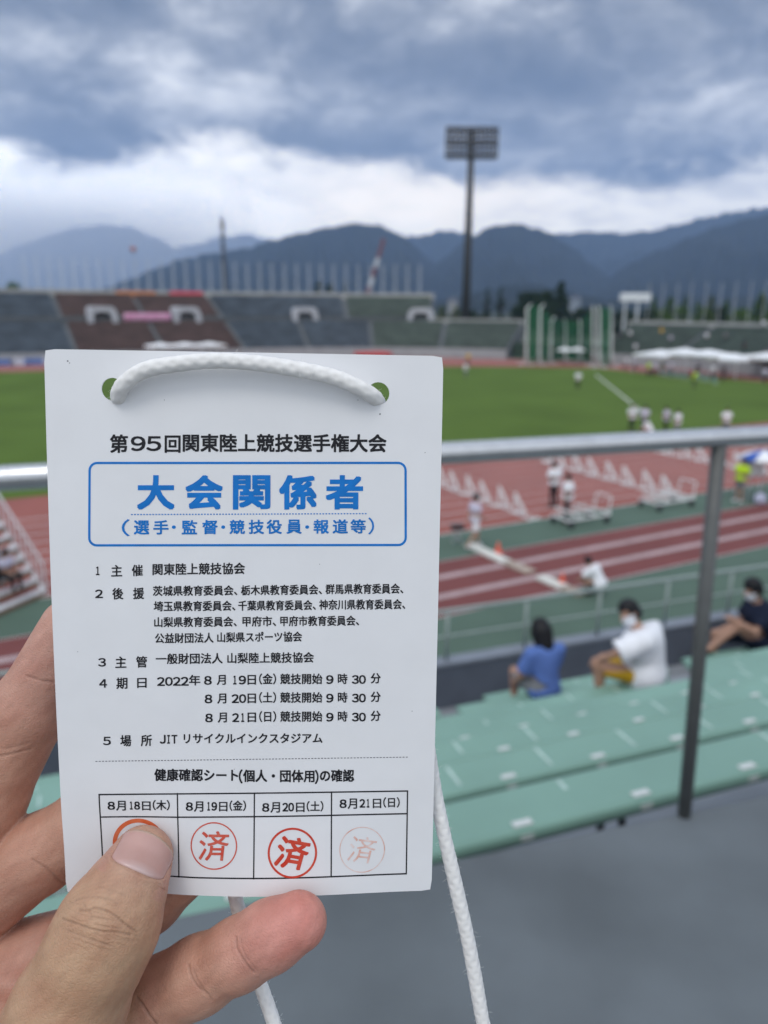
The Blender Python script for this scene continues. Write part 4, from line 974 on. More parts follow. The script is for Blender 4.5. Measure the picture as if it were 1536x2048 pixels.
pole_m = mat('pale_pole', (.74, .76, .78), rough=.4, var=.05)
mb = MB(); mb.tube([(0, 0, 0), (0, 0, 5.4)], [.08, .06], 8); pole0 = mb.build('flagpole', pole_m); np_ = 0
us = list(np.arange(52, 845, 24.6))
for i, u in enumerate(us):
    q0 = q_of(u, 590, (20.5, 10.8)); p, nr, tt = Path.at(q0); loc = p + nr * 20.0 + Vector((0, 0, 10.8))
    o = pole0 if i == 0 else pole0.copy()
    if i: COL.objects.link(o)
    o.location = loc; tag(o, 'thin pale flagpole in the even row along the rim of the long far stand', 'flagpole', 'flagpoles along the far stand rim')
for i, u in enumerate((1293, 1321, 1349, 1377, 1406, 1435, 1464, 1494, 1523)):
    q0 = q_of(u, 640, (10.7, 6.3)); p, nr, tt = Path.at(q0); o = pole0.copy(); COL.objects.link(o); o.location = p + nr * 10.7 + Vector((0, 0, 6.3)); o.scale = (.5, .5, 1.1)
    tag(o, 'thin pale flagpole on the rim of the curved stand above the white tents', 'flagpole', 'flagpoles along the curved stand rim')

# floodlight tower
lb = PY(930, 660, 205); lb.z = 0
tw = thing('floodlight_tower', lb, 'tall dark floodlight tower with a wide lamp panel behind the far stand', 'floodlight', 0)
ltop = PY(944, 256, 205); hT = ltop.z; off = Vector((ltop.x - lb.x, 0, 0))
dk = mat('dark_bronze_steel', (.045, .043, .042), rough=.55, var=.1)
mb = MB(); mb.tube([(0, 0, 0), off * .5 + Vector((0, 0, hT * .5)), off + Vector((0, 0, hT))], [1.25, .95, .70], 16); mb.build('mast', dk, tw, smooth=True)
pwid = (PY(996, 285, 205) - PY(893, 285, 205)).length; ph0 = PY(944, 318, 205).z
mb = MB(); z0, z1 = ph0, hT; cx = off.x
for k in range(8): mb.box((cx, -.95, z0 + (z1 - z0) * k / 7), (pwid, .18, .12))
for k in range(13): mb.box((cx - pwid / 2 + pwid * k / 12, -.80, (z0 + z1) / 2), (.34, .16, z1 - z0))
for k in (0, 3.5, 7): mb.box((cx, .2, z0 + (z1 - z0) * k / 7 + .12), (pwid * .98, 2.0, .08))
mb.build('panel_frame', dk, tw)
lens_m = mat('lamp_glass', (.13, .135, .15), rough=.35, var=.2, scale=.5); lamp0 = None
for r_ in range(6):
    for c_ in range(12):
        x = cx - pwid / 2 + pwid * (c_ + .5) / 12; z = z0 + (z1 - z0) * (r_ * 1.18 + .55) / 7
        if lamp0 is None:
            mb = MB(); mb.lathe([(.0, -.02), (.40, 0), (.43, .12), (.28, .5), (.12, .62), (0, .62)], 12); lamp0 = mb.build('floodlight_lamp', lens_m, tw, smooth=True); lp = lamp0
        else: lp = lamp0.copy(); COL.objects.link(lp)
        lp.location = (x, -1.15, z); lp.rotation_euler = (R(-68), 0, 0)
lb2 = PY(452, 620, 420); lb2.z = 0; t2 = PY(452, 432, 420)
tw2 = thing('lattice_mast', lb2, 'slim dark communication mast rising far behind the left flagpoles', 'mast')
mb = MB(); mb.tube([(0, 0, 0), (0, 0, t2.z * .55), (0, 0, t2.z)], [1.3, 1.0, .45], 10); mb.build('pole', dk, tw2, smooth=True)
for f, r_ in ((.70, 1.5), (.80, 1.35), (.90, 1.5)):
    mb = MB(); mb.lathe([(.4, -.5), (r_, -.4), (r_, .5), (.4, .7)], 14, (0, 0, t2.z * f)); mb.build('platform', dk, tw2)
for a in range(6): 
    mb = MB(); x, y = 1.3 * math.cos(a * 1.05), 1.3 * math.sin(a * 1.05); mb.box((x, y, t2.z * .93), (.4, .4, 3.2)); mb.build('antenna', pole_m, tw2)
# crane
cb = PY(734, 592, 480); ct = PY(768, 477, 480); base = cb.copy(); base.z = 0
cr = thing('crane', base, 'red and white lattice crane jib slanting up behind the far stand', 'crane'); cred = mat('crane_red', (.26, .085, .085), rough=.5); 
d0 = cb - base; d1 = ct - base; ax = (d1 - d0).normalized(); sx = ax.orthogonal().normalized(); sy = ax.cross(sx)
for k in range(6):
    a = d0 + (d1 - d0) * k / 6; b = d0 + (d1 - d0) * (k + 1) / 6; w0 = .8 - .06 * k; mb = MB()
    cs_ = [sx * w0 + sy * w0, sx * w0 - sy * w0, -sx * w0 - sy * w0, -sx * w0 + sy * w0]
    for j in range(4): mb.tube([a + cs_[j], b + cs_[j]], .32, 6)
    for i in range(4):
        for j in range(4):
            p = a + (b - a) * i / 4; q_ = a + (b - a) * (i + 1) / 4; mb.tube([p + cs_[j], q_ + cs_[(j + 1) % 4]], .2, 5)
    mb.build('jib_section', cred if k % 2 == 0 or k == 5 else white_p, cr)
mb = MB(); mb.box(d0 * .5, (6, 6, max(d0.z, 2))); mb.build('cab', cred, cr, bevel=.4)
# advertising balloon
bb = PY(266, 498, 300); bo = thing('balloon', bb, 'small red advertising balloon floating in front of the hazy mountain', 'balloon')
mb = MB(); mb.lathe([(0, -1.5), (.5, -1.35), (1.1, -.8), (1.3, 0), (1.1, .8), (.6, 1.2), (0, 1.3)], 16); mb.build('envelope', mat('balloon_red', (.48, .16, .12), rough=.5), bo, smooth=True); bo.scale = (.75,) * 3
mb = MB(); mb.tube([(0, 0, -1.4), (.3, 0, -bb.z / .75)], .03, 5); mb.build('tether', dsteel, bo)

# trees
leafs = [mat('leaf_dark', (.020, .040, .014), rough=.8, var=.5, scale=1.2, spec=.2), mat('leaf_mid', (.075, .135, .026), rough=.8, var=.5, scale=1.2, spec=.2), mat('leaf_olive', (.085, .110, .030), rough=.8, var=.4, scale=1.2, spec=.2)]
bark = mat('bark', (.06, .045, .035), rough=.9, var=.3)
def tree(name, u, vtop, y, wpx, kind, m, label, group='trees behind the stands'):
    b = PY(u, vtop, y); h = b.z; b.z = 0; wd = wpx / FPX * y * .5
    o = thing(name, b, label, 'tree', 0, group); r = random.Random(int(u * 7 + vtop)); mb = MB()
    mb.tube([(0, 0, 0), (.1, 0, h * .35), (0, .1, h * .8)], [h * .035, h * .026, h * .008], 7)
    for k in range(6):
        a = r.random() * 6.28; z = h * r.uniform(.3, .65); mb.tube([(0, 0, z), (math.cos(a) * wd * .6, math.sin(a) * wd * .6, z + h * .16)], [h * .012, h * .004], 5)
    mb.build('trunk', bark, o)
    V, F = [], []; ncl = 46 if kind != 'cone' else 54
    for c in range(ncl):
        if kind == 'cone': z = r.uniform(.08, .99); rr = wd * (1 - z) ** .8 * r.uniform(.4, 1.05) + .1; zz = h * z; cs_ = wd * .36 * (1.15 - z)
        else:
            z = r.uniform(.16, 1); e_ = math.sqrt(max(0, 1 - ((z - .52) / .5) ** 2)); rr = wd * e_ * r.uniform(.2, 1.0); zz = h * (z * .97); cs_ = wd * r.uniform(.22, .36)
        a = r.random() * 6.28; cx, cy = rr * math.cos(a), rr * math.sin(a)
        for l in range(44):
            p = Vector((cx + r.gauss(0, cs_ * .55), cy + r.gauss(0, cs_ * .55), min(zz + r.gauss(0, cs_ * .5), h * 1.02))); s = wd * r.uniform(.07, .15)
            n_ = Vector((r.gauss(0, 1), r.gauss(0, 1), r.gauss(.4, 1))).normalized(); a1 = n_.orthogonal().normalized(); a2 = n_.cross(a1); k0 = len(V)
            V += [p + a1 * s, p + a2 * s * .55, p - a1 * s, p - a2 * s * .55]; F.append((k0, k0 + 1, k0 + 2, k0 + 3))
    mesh_obj('crown', V, F, m, o)
tree('broadleaf_tree', 1062, 588, 250, 70, 'round', leafs[0], 'dark bushy tree left of the pointed tree behind the green cage')
tree('broadleaf_tree', 1094, 582, 262, 60, 'round', leafs[0], 'dark round tree beside the pointed tree behind the green cage')
tree('conifer_tree', 1124, 563, 245, 58, 'cone', leafs[0], 'tall dark pointed tree behind the green throwing cage')
tree('conifer_tree', 976, 572, 260, 24, 'cone', leafs[0], 'slim dark conifer nearest the floodlight mast')
tree('conifer_tree', 1003, 572, 262, 26, 'cone', leafs[0], 'slim dark conifer second from the floodlight mast')
tree('broadleaf_tree', 638, 560, 230, 30, 'round', leafs[0], 'dark bushy tree above the far stand left of the crane')
tree('broadleaf_tree', 660, 566, 232, 28, 'round', leafs[0], 'smaller dark bushy tree above the far stand left of the crane')
tree('conifer_tree', 691, 556, 231, 22, 'cone', leafs[0], 'narrow dark tree closest to the red crane jib')
tree('broadleaf_tree', 25, 562, 210, 34, 'round', leafs[1], 'green treetop showing over the left end of the far stand')
for u, vt, wpx, kd, mi, lab in ((1309, 588, 26, 'cone', 1, 'narrow green conifer just right of the white roofed sign'), (1342, 590, 34, 'cone', 1, 'broader green conifer second right of the white roofed sign'), (1373, 592, 26, 'cone', 1, 'green conifer third right of the white roofed sign'),
                       (1396, 606, 24, 'round', 1, 'low green tree between conifers above the tents'), (1424, 588, 30, 'cone', 2, 'yellow green conifer above the middle of the curved stand rim'), (1454, 598, 30, 'cone', 1, 'green conifer right of the yellow green one'),
                       (1526, 586, 52, 'cone', 1, 'large green conifer at the right edge above the curved stand'), (1250, 622, 50, 'round', 0, 'low dark tree under the white roofed sign'), (1195, 616, 60, 'round', 0, 'low dark tree behind the right half of the cage'),
                       (885, 612, 24, 'round', 2, 'small yellowish tree left of the floodlight mast'), (912, 614, 24, 'round', 2, 'tiny yellowish tree against the floodlight mast'), (1160, 618, 50, 'round', 0, 'low dark tree behind the middle of the cage'), (1560, 590, 50, 'cone', 1, 'green conifer past the right edge'), (1328, 616, 36, 'round', 1, 'low green shrub tree second right of the roofed board legs'), (1362, 614, 36, 'round', 1, 'low green shrub tree over the second white tent'), (1412, 616, 34, 'round', 1, 'low green shrub tree over the third white tent'), (1440, 614, 34, 'round', 0, 'low dark shrub tree left of the bright conifer pair'), (1486, 618, 44, 'round', 1, 'low green shrub tree over the gap between tents'), (1290, 616, 30, 'round', 0, 'low dark shrub tree touching the roofed board leg'), (945, 622, 40, 'round', 0, 'low dark shrub behind the rim right of the floodlight mast'), (1035, 616, 40, 'round', 0, 'low dark shrub left of the bushy tree pair')):
    tree('conifer_tree' if kd == 'cone' else 'broadleaf_tree', u, vt, 225, wpx, kd, leafs[mi], lab)
# roofed sign on legs
sa_, sb_ = PY(1240, 603, 215), PY(1300, 603, 215); st_ = PY(1270, 586, 215).z
o = thing('scoreboard', ((sa_ + sb_) / 2).xy.to_3d(), 'white roofed board on two legs above the right stand', 'board'); L = (sb_ - sa_).length
mb = MB(); mb.box((0, 0, (sa_.z + st_) / 2), (L, 1.2, st_ - sa_.z)); mb.build('board', white_p, o, bevel=.1)
for x in (-L * .32, L * .1):
    mb = MB(); mb.box((x, 0, sa_.z / 2 - .01), (.4, .4, sa_.z)); mb.build('leg', pole_m, o)
# far houses at the foot of the hills
hw = [mat('house_wall_cream', (.34, .33, .30), rough=.8), mat('house_wall_grey', (.28, .31, .34), rough=.8)]; hroof = mat('house_roof', (.12, .12, .14), rough=.8)
for i, (u, v, wd, ht) in enumerate(((905, 611, 14, 7), (1150, 606, 16, 8))):
    wd *= .55; ht *= .5; b = PY(u, v, 760); gz = b.z; b.z = 0; o = thing('house', b, 'tiny pale house ' + ['left of the floodlight mast', 'above the middle of the cage'][i], 'house', rnd.random())
    mb = MB(); mb.box((0, 0, (gz + ht) / 2), (wd, 9, gz + ht)); mb.build('wall', hw[i % 2], o)
    mb = MB(); z = gz + ht; mb.prism([(-wd / 2 - .6, -5, z), (-wd / 2 - .6, 5, z), (-wd / 2 - .6, 0, z + 3)], None, (wd + 1.2, 0, 0)); mb.build('roof', hroof, o)
    mb = MB(); mb.box((wd * .2, -4.55, gz + ht * .5), (wd * .22, .12, 1.6)); mb.build('window', dark_in, o)

# ================================================================= CAGE, TENTS, HURDLES AND OTHER GEAR
cage_w = mat('cage_white', (.66, .68, .68), rough=.45, var=.06); net_m = bpy.data.materials.new('green_net'); net_m.use_nodes = True
t = net_m.node_tree; b_ = t.nodes['Principled BSDF']; b_.inputs['Base Color'].default_value = (.012, .14, .055, 1); b_.inputs['Roughness'].default_value = .8
tr = t.nodes.new('ShaderNodeBsdfTransparent'); ms = t.nodes.new('ShaderNodeMixShader'); ms.inputs[0].default_value = .62
t.links.new(tr.outputs[0], ms.inputs[1]); t.links.new(b_.outputs[0], ms.inputs[2]); t.links.new(ms.outputs[0], t.nodes['Material Output'].inputs[0])
posts = [(1052, 729, 608), (1078, 729, 608), (1100, 727, 634), (1130, 722, 640), (1160, 722, 640), (1186, 731, 612), (1198, 735, 612), (1222, 733, 612)]
cg = thing('throwing_cage', G(1140, 730), 'green netted hammer throwing cage with white posts at the far end of the lawn', 'cage')
tops = []
for u, v, vt in posts:
    b = G(u, v); y = b.y; t_ = PY(u + (3 if u < 1120 else 1), vt, y); tops.append((b, t_))
    lean = Vector((.5 if u < 1120 else -.2, -.2, 0)); mb = MB(); mb.tube([b, b.lerp(t_, .45), t_ - Vector((0, 0, .6)), t_ + lean], [.26, .19, .16, .10], 8); mb.tube([b + Vector((.0, -1.1, .05)), b.lerp(t_, .3)], .09, 6); mb.tube([b + Vector((-1.1, .2, .06)), b + Vector((1.1, -.2, .06))], .13, 6)
    mb.build('cage_post', cage_w, cg, True, True)
def netp(i, j):
    (b0, t0), (b1, t1) = tops[i], tops[j]; mb = MB(); n = 10; vs = []
    for k in range(n + 1):
        f = k / n; sag = math.sin(math.pi * f) * .35
        for g_ in (0.0, .35, .7, 1.0): vs.append(b0.lerp(b1, f).lerp(t0.lerp(t1, f), g_ * .97) + Vector((.05 * math.sin(k * 2.1), .12 * math.cos(k * 1.3 + g_ * 3), .1 - sag * g_ * .5)))
    mb.add(vs, [(4 * k + j_, 4 * k + 4 + j_, 4 * k + 5 + j_, 4 * k + 1 + j_) for k in range(n) for j_ in range(3)]); mb.build('net', net_m, cg, True)
for i, j in ((0, 1), (2, 3), (3, 4), (4, 5), (6, 7), (1, 2)): netp(i, j)
canvas = mat('white_canvas', (.86, .87, .88), rough=.7, var=.04, scale=1.5)
def tent(p, wd, label, hgt=2.3, m=canvas, rz=TROT, group='white canopy tents round the field', peak=.55, depth=None):
    o = thing('tent', p, label, 'tent', rz, group); hw_ = wd / 2; hd = (depth or wd) / 2
    pts = [(-hw_, -hd), (hw_, -hd), (hw_, hd), (-hw_, hd)]; V = [(x, y, hgt) for x, y in pts] + [(x, y, hgt + .30) for x, y in pts] + [(x * .5, y * .5, hgt + .30 + peak * .42) for x, y in pts] + [(-hw_ * .1, 0, hgt + .3 + peak), (hw_ * .1, 0, hgt + .3 + peak)]
    F = []
    for k in range(4):
        j = (k + 1) % 4; F += [(k, j, 4 + j, 4 + k), (4 + k, 4 + j, 8 + j, 8 + k)]
    F += [(8, 9, 13, 12), (9, 10, 13), (10, 11, 12, 13), (11, 8, 12)]
    q_ = mesh_obj('canopy', V, F, m, o); s = q_.modifiers.new('t', 'SOLIDIFY'); s.thickness = .02
    for x, y in pts:
        mb = MB(); mb.tube([(x * .97, y * .97, 0), (x * .97, y * .97, hgt)], .035, 6); mb.build('leg', pole_m, o)
tb = [(1318, 746, 5.0, 2.2, 'leftmost'), (1364, 748, 5.2, 2.5, 'second from left'), (1412, 751, 5.2, 2.45, 'third from left'), (1462, 754, 5.0, 2.1, 'fourth from left'), (1540, 757, 6.0, 2.4, 'rightmost')]
for u, v, wd, hh, nm in tb: tent(G(u, v), wd, nm + ' white tent of the row beside the bend', hh)
for i, u in enumerate((322, 371, 420)): tent(PC(u, 700, 119).xy.to_3d(), 4.0, ['left', 'middle', 'right'][i] + ' white tent of the three behind the card top', 2.3, peak=.35)
def parasol(p, hgt, r, ms_, label, cat='parasol', n=8):
    o = thing('parasol', p, label, cat); mb = MB(); mb.tube([(0, 0, 0), (0, 0, hgt + .1)], .025, 8); mb.build('pole', pole_m, o); mb = MB(); mb.lathe([(.25, 0), (.25, .06), (.05, .1)], 12); mb.build('base', dsteel, o)
    for k in range(n):
        V = []; F = []
        for i in range(5):
            a = 2 * math.pi * (k + i / 4) / n
            for j in range(4): f = j / 3; V.append((r * f * math.cos(a) * (1 - .05 * math.sin(math.pi * i / 4) * f), r * f * math.sin(a) * (1 - .05 * math.sin(math.pi * i / 4) * f), hgt - .34 * r * f ** 1.7))
        F = [(i * 4 + j, i * 4 + 4 + j, i * 4 + 5 + j, i * 4 + 1 + j) for i in range(4) for j in range(3)]
        q_ = mesh_obj('canopy_panel', V, F, ms_[k % len(ms_)], o, True); s = q_.modifiers.new('t', 'SOLIDIFY'); s.thickness = .008
blue_c = mat('blue_cloth', (.03, .10, .42), rough=.7)
parasol(G(1516, 1002), 2.35, 1.15, [blue_c, canvas], 'big blue and white striped parasol at the right edge by the track')
parasol(G(1128, 728), 2.5, 1.4, [canvas], 'left one of two white parasols inside the cage'); parasol(G(1153, 728), 2.5, 1.4, [canvas], 'right one of two white parasols inside the cage')
# red mat, boards and a row of turquoise chairs across the field
p = PC(746, 722, 116).xy.to_3d(); o = thing('landing_mat', p, 'red covered landing mat just above the top edge of the pass card', 'mat', TROT); mb = MB(); mb.box((0, 0, .62), (5.2, 4, .7)); mb.build('cushion', mat('red_cover', (.55, .035, .03), rough=.5), o, bevel=.15); mb = MB(); mb.box((0, 0, .11), (5.0, 3.8, .2)); mb.build('pallet', dsteel, o)
adm = [mat('board_pale', (.52, .57, .66), rough=.5, var=.2, scale=1.5), mat('board_blue', (.12, .20, .44), rough=.5, var=.3, scale=1.5)]
for i, u in enumerate((-30, 8, 40, 68, 96)):
    p = PC(u, 726, 121).xy.to_3d(); o = thing('advertising_board', p, ['pale board past the left edge before the far stand', 'blue grey board at the far left before the far stand', 'pale blue board second in from the far left', 'blue board third in from the far left', 'pale board closest to the top left card corner'][i], 'board', TROT, 'boards along the foot of the far stand')
    mb = MB(); mb.box((0, 0, .62), (2.5, .06, .95)); mb.build('panel', adm[i % 2], o); mb = MB(); mb.prism([(-.9, 0, 0), (-.9, .6, 0), (-.9, .04, .9)], None, (.05, 0, 0)); mb.prism([(.9, 0, 0), (.9, .6, 0), (.9, .04, .9)], None, (.05, 0, 0)); mb.build('stand', dsteel, o)
turq = mat('turquoise_plastic', (.16, .34, .34), rough=.5); ch0 = None
for i, (u, v) in enumerate(((1322, 752), (1334, 755), (1346, 757), (1358, 758), (1370, 760), (1400, 763), (1413, 766), (1430, 770))):
    if ch0 is None:
        ch0 = thing('chair', (0, 0, 0), 'small turquoise chair in the row at the lawn edge before the white tents', 'chair', TROT, 'turquoise chairs before the tents')
        mb = MB(); mb.box((0, 0, .44), (.44, .42, .05)); mb.build('seat', turq, ch0); mb = MB(); mb.box((0, .2, .72), (.44, .05, .5)); mb.build('backrest', turq, ch0)
        for x in (-.19, .19):
            for y in (-.18, .18): mb = MB(); mb.tube([(x, y, 0), (x, y, .42)], .02, 6); mb.build('leg', pole_m, ch0)
        c = ch0
    else: c = dup(ch0, (0, 0, 0))
    c.location = G(u, v); c['label'] = 'small turquoise chair in the row at the lawn edge before the white tents'
# hurdles
hw_m = mat('hurdle_white', (.78, .78, .77), rough=.45, var=.04); hg_m = mat('hurdle_grey', (.40, .42, .43), rough=.5)
h0 = thing('hurdle', (0, 0, 0), '', 'hurdle', TROT, 'white hurdles standing across the lanes')
sl = math.atan2(.78, .80)
mb = MB(); mb.box((0, .16, .50), (.022, 1.06, .24), rot=Matrix.Rotation(sl, 3, 'X')); mb.build('crossbar', hw_m, h0, bevel=.006)
mb = MB(); mb.tube([(0, .54, .05), (0, .54, .96)], .045, 8); mb.build('upright', hw_m, h0)
mb = MB(); mb.tube([(0, -.54, .05), (0, -.54, .20)], .035, 8); mb.build('upright', hw_m, h0)
for y in (-.54, .54):
    mb = MB(); mb.box((.20, y, .045), (.52, .09, .085)); mb.build('foot', hw_m, h0, bevel=.01)
mb = MB(); mb.box((0, 0, .05), (.05, 1.0, .06)); mb.build('base_rail', hw_m, h0, bevel=.01)
first = True
for rname, s_, c_, n, u_hide in (('nearest to the pass card', 20.1, 24.35, 7, 870), ('middle', 28.4, 23.9, 8, 0), ('third', 36.7, 23.9, 8, 0)):
    for k in range(n):
        loc = TF(s_ + (.1 if k % 2 else 0), c_ + 1.22 * k)
        if pix(loc)[0] > 1530: continue
        lab = 'white hurdle in the ' + rname + ' row, ' + ORD[k] + ' lane from the near side'
        if first: h0.location = loc; h0['label'] = lab; first = False
        else: dup(h0, loc, None, lab)
# hurdle trolleys
def trolley(p, L, label, rz):
    o = thing('hurdle_trolley', p, label, 'trolley', rz, 'white hurdle trolleys on the green strip'); mb = MB()
    for y in (-.45, .45): mb.box((0, y, .32), (L, .06, .06))
    for x in (-L / 2, -L / 6, L / 6, L / 2): mb.box((x, 0, .38), (.06, .96, .06))
    mb.build('frame', hw_m, o)
    for x in (-L / 2 + .2, L / 2 - .2):
        for y in (-.45, .45):
            m1 = MB(); m1.lathe([(0, -.04), (.15, -.04), (.15, .04), (0, .04)], 14); w_ = m1.build('wheel', dsteel, o); w_.location = (x, y * 1.15, .152); w_.rotation_euler = (R(90), 0, 0)
    mb = MB(); x = L / 2 - .05
    for y in (-.42, .42): mb.tube([(x, y, .3), (x + .12, y, 1.05)], .03, 8)
    mb.tube([(x + .12, -.42, 1.05), (x + .12, .42, 1.05)], .03, 8); mb.build('push_handle', hw_m, o)
    for k in range(3):
        x = -L / 2 + .25 + k * (L - .7) / 3; mb = MB(); mb.box((x, 0, .62 + .02 * (k % 3)), (.03, 1.05, .10)); mb.tube([(x, -.42, .42), (x + .05, -.42, .66)], .02, 6); mb.tube([(x, .42, .42), (x + .05, .42, .66)], .02, 6); mb.build('stacked_bar', hw_m, o)
trolley(G(1160, 1046), 2.3, 'white hurdle trolley beside the two officials in black trousers', TROT); trolley(G(1332, 1013), 2.4, 'white hurdle trolley standing alone right of the officials', TROT)
# take-off boards and cones
bm = mat('board_white', (.66, .66, .60), rough=.6, var=.12, scale=3); bm2 = mat('board_tan', (.40, .33, .27), rough=.7, var=.2, scale=3)
for i, (a, b, m, lab) in enumerate((((938, 1092), (1012, 1127), bm, 'far white take-off board across the runway'), ((1014, 1128), (1062, 1148), bm2, 'worn tan board between two white take-off boards'), ((1078, 1157), (1128, 1178), bm, 'near white take-off board beside the orange cone'), ((1130, 1179), (1165, 1193), bm2, 'short tan board nearest the crouching official'))):
    A, B = G(*a), G(*b); L = (B - A).length; o = thing('takeoff_board', (A + B) / 2, lab, 'board', math.atan2((B - A).y, (B - A).x)); mb = MB(); mb.box((0, 0, .06), (L - .04, .42, .10)); mb.build('plank', m, o, bevel=.012)
    mb = MB(); mb.box((0, .235, .05), (L - .04, .03, .07)); mb.build('edge_strip', hg_m, o)
og = mat('cone_orange', (.70, .10, .05), rough=.5)
for u, v, lab in ((996, 1106), (1124, 1170)) and ((996, 1106, 'small orange cone on the far runway line'), (1124, 1170, 'orange cone next to the near take-off board')):
    o = thing('traffic_cone', G(u, v), lab, 'cone'); mb = MB(); mb.lathe([(.17, .03), (.15, .05), (.03, .52), (0, .53)], 16); mb.build('body', og, o, smooth=True); mb = MB(); mb.box((0, 0, .016), (.40, .40, .03)); mb.build('base', og, o, bevel=.01); o.scale = (.8, .8, .8)
# stool on the green strip
o = thing('stool', G(914, 1086), 'dark topped folding stool on the green strip left of the runner', 'stool'); mb = MB(); mb.box((0, 0, .62), (.5, .4, .14)); mb.build('seat', dark_in, o, bevel=.03)
for x, x2 in ((-.2, .2), (.2, -.2)):
    for y in (-.17, .17): mb = MB(); mb.tube([(x, y, 0), (x2, y, .56)], .017, 6); mb.build('leg', hg_m, o)
# table by the parasol
o = thing('table', G(1496, 1000), 'white draped table under the blue and white parasol', 'table', TROT); mb = MB(); mb.box((0, 0, 1.52), (1.0, .5, .56)); mb.build('white_box', hw_m, o, bevel=.02); mb = MB(); mb.box((0, 0, 1.2), (1.3, .7, .05)); mb.build('tabletop', hw_m, o)
for x in (-.58, .58):
    for y in (-.3, .3): mb = MB(); mb.tube([(x, y, 0), (x, y, 1.18)], .022, 6); mb.build('leg', hg_m, o)
o = thing('bag', G(1499, 1002) - TN * .5, 'pale lavender bag on the ground under the parasol table', 'bag'); mb = MB(); mb.lathe([(0, 0), (.24, .02), (.27, .2), (.2, .42), (.08, .48), (0, .49)], 14); mb.build('sack', mat('lavender', (.50, .52, .66), rough=.8), o, smooth=True); mb = MB(); mb.tube([(-.1, 0, .45), (-.05, 0, .6), (.05, 0, .6), (.1, 0, .45)], .015, 6); mb.build('strap', dsteel, o)
# timekeepers' stepped stand at the left edge
B0 = G(94, 1192); T0 = G(-14, 1020, 2.5); dr = (T0 - B0); dr.z = 0; run = dr.length; ang = math.atan2(dr.y, dr.x)
o = thing('timekeeper_steps', B0, 'white stepped stand for timekeepers at the left edge of the track', 'stepped stand', ang); NS_ = 8; wd = 3.0
steel_w = mat('step_white', (.70, .70, .72), rough=.5, var=.08); rust = mat('step_edge_brown', (.26, .15, .09), rough=.7)
for k in range(NS_):
    x = run * k / NS_; z = 2.5 * (k + .6) / NS_
    mb = MB(); mb.box((x + run / NS_ / 2, wd / 2, z), (run / NS_ * .96, wd, .05)); tr_ = mb.build('tread', steel_w, o); mb = MB(); mb.box((x + .01, wd / 2, z - .09), (.03, wd, .12)); mb.build('nosing', rust, tr_)
for y in (0.02, wd - .02):
    mb = MB(); mb.tube([(0, y, .05), (run, y, 2.4)], .06, 8); mb.build('stringer', steel_w, o)
    mb = MB(); mb.tube([(.0, y, .15), (.0, y, 1.05), (run, y, 3.45), (run, y, 2.5)], .028, 8); mb.build('handrail', steel_w, o)
    mb = MB()
    for k in range(1, 10): mb.tube([(run * k / 10, y, 2.5 * k / 10), (run * k / 10, y, 1.05 + 2.4 * k / 10)], .018, 6)
    mb.build('baluster', steel_w, o)
for x, y in ((run, .05), (run, wd - .05), (run * .55, .05), (run * .55, wd - .05)): mb = MB(); mb.tube([(x, y, 0), (x, y, 2.4 * x / run)], .04, 8); mb.build('leg', steel_w, o)
STEP = (o, run, NS_, wd, ang, B0)

# ================================================================= PEOPLE
skin_p = mat('person_skin', (.42, .24, .165), rough=.55, var=.06, scale=8); hair_m = mat('black_hair', (.010, .010, .012), rough=.5, var=.2, scale=40, spec=.25)
cloth = {n: mat('cloth_' + n, c, rough=.85, var=.07, scale=9, bump=.3, bscale=18, spec=.2) for n, c in dict(white=(.84, .85, .88), lavender=(.60, .58, .70), black=(.022, .024, .03), blue=(.115, .20, .50), navy=(.012, .017, .036), yellow=(.50, .30, .022), lime=(.55, .80, .04), mustard=(.80, .48, .03), grey=(.2, .21, .22), darkgreen=(.05, .09, .05), mask=(.74, .76, .80)).items()}
V3 = lambda *a: np.array(a, np.float32)
POSE = {}
def mirror(d): return d
POSE['stand'] = dict(pel=V3(0, 0, .95), che=V3(0, 0, 1.27), nek=V3(0, -.01, 1.45), hed=V3(0, .03, 1.59), sh=[V3(-.17, 0, 1.38), V3(.17, 0, 1.38)], el=[V3(-.24, -.03, 1.11), V3(.24, -.03, 1.11)], wr=[V3(-.22, .10, .89), V3(.22, .10, .89)],
    hip=[V3(-.09, 0, .91), V3(.09, 0, .91)], kn=[V3(-.10, .03, .50), V3(.11, .02, .50)], an=[V3(-.11, -.02, .09), V3(.12, -.03, .09)], fd=[V3(-.03, .15, -.05), V3(.03, .15, -.05)])
POSE['write'] = dict(POSE['stand'], hed=V3(0, .07, 1.57), el=[V3(-.23, .02, 1.11), V3(.23, .02, 1.11)], wr=[V3(-.08, .24, 1.12), V3(.10, .25, 1.13)])
POSE['walk'] = dict(POSE['stand'], kn=[V3(-.10, .18, .52), V3(.10, -.06, .50)], an=[V3(-.11, .20, .10), V3(.11, -.34, .14)], wr=[V3(-.20, -.12, .90), V3(.22, .22, .95)])
POSE['crouch'] = dict(pel=V3(0, -.12, .36), che=V3(0, .08, .66), nek=V3(0, .18, .80), hed=V3(0, .27, .90), sh=[V3(-.18, .10, .74), V3(.18, .10, .74)], el=[V3(-.27, .30, .50), V3(.27, .30, .50)], wr=[V3(-.14, .46, .34), V3(.14, .46, .34)],
    hip=[V3(-.10, -.12, .34), V3(.10, -.12, .34)], kn=[V3(-.20, .30, .46), V3(.20, .30, .46)], an=[V3(-.16, .06, .09), V3(.16, .06, .09)], fd=[V3(-.03, .15, -.05), V3(.03, .15, -.05)])
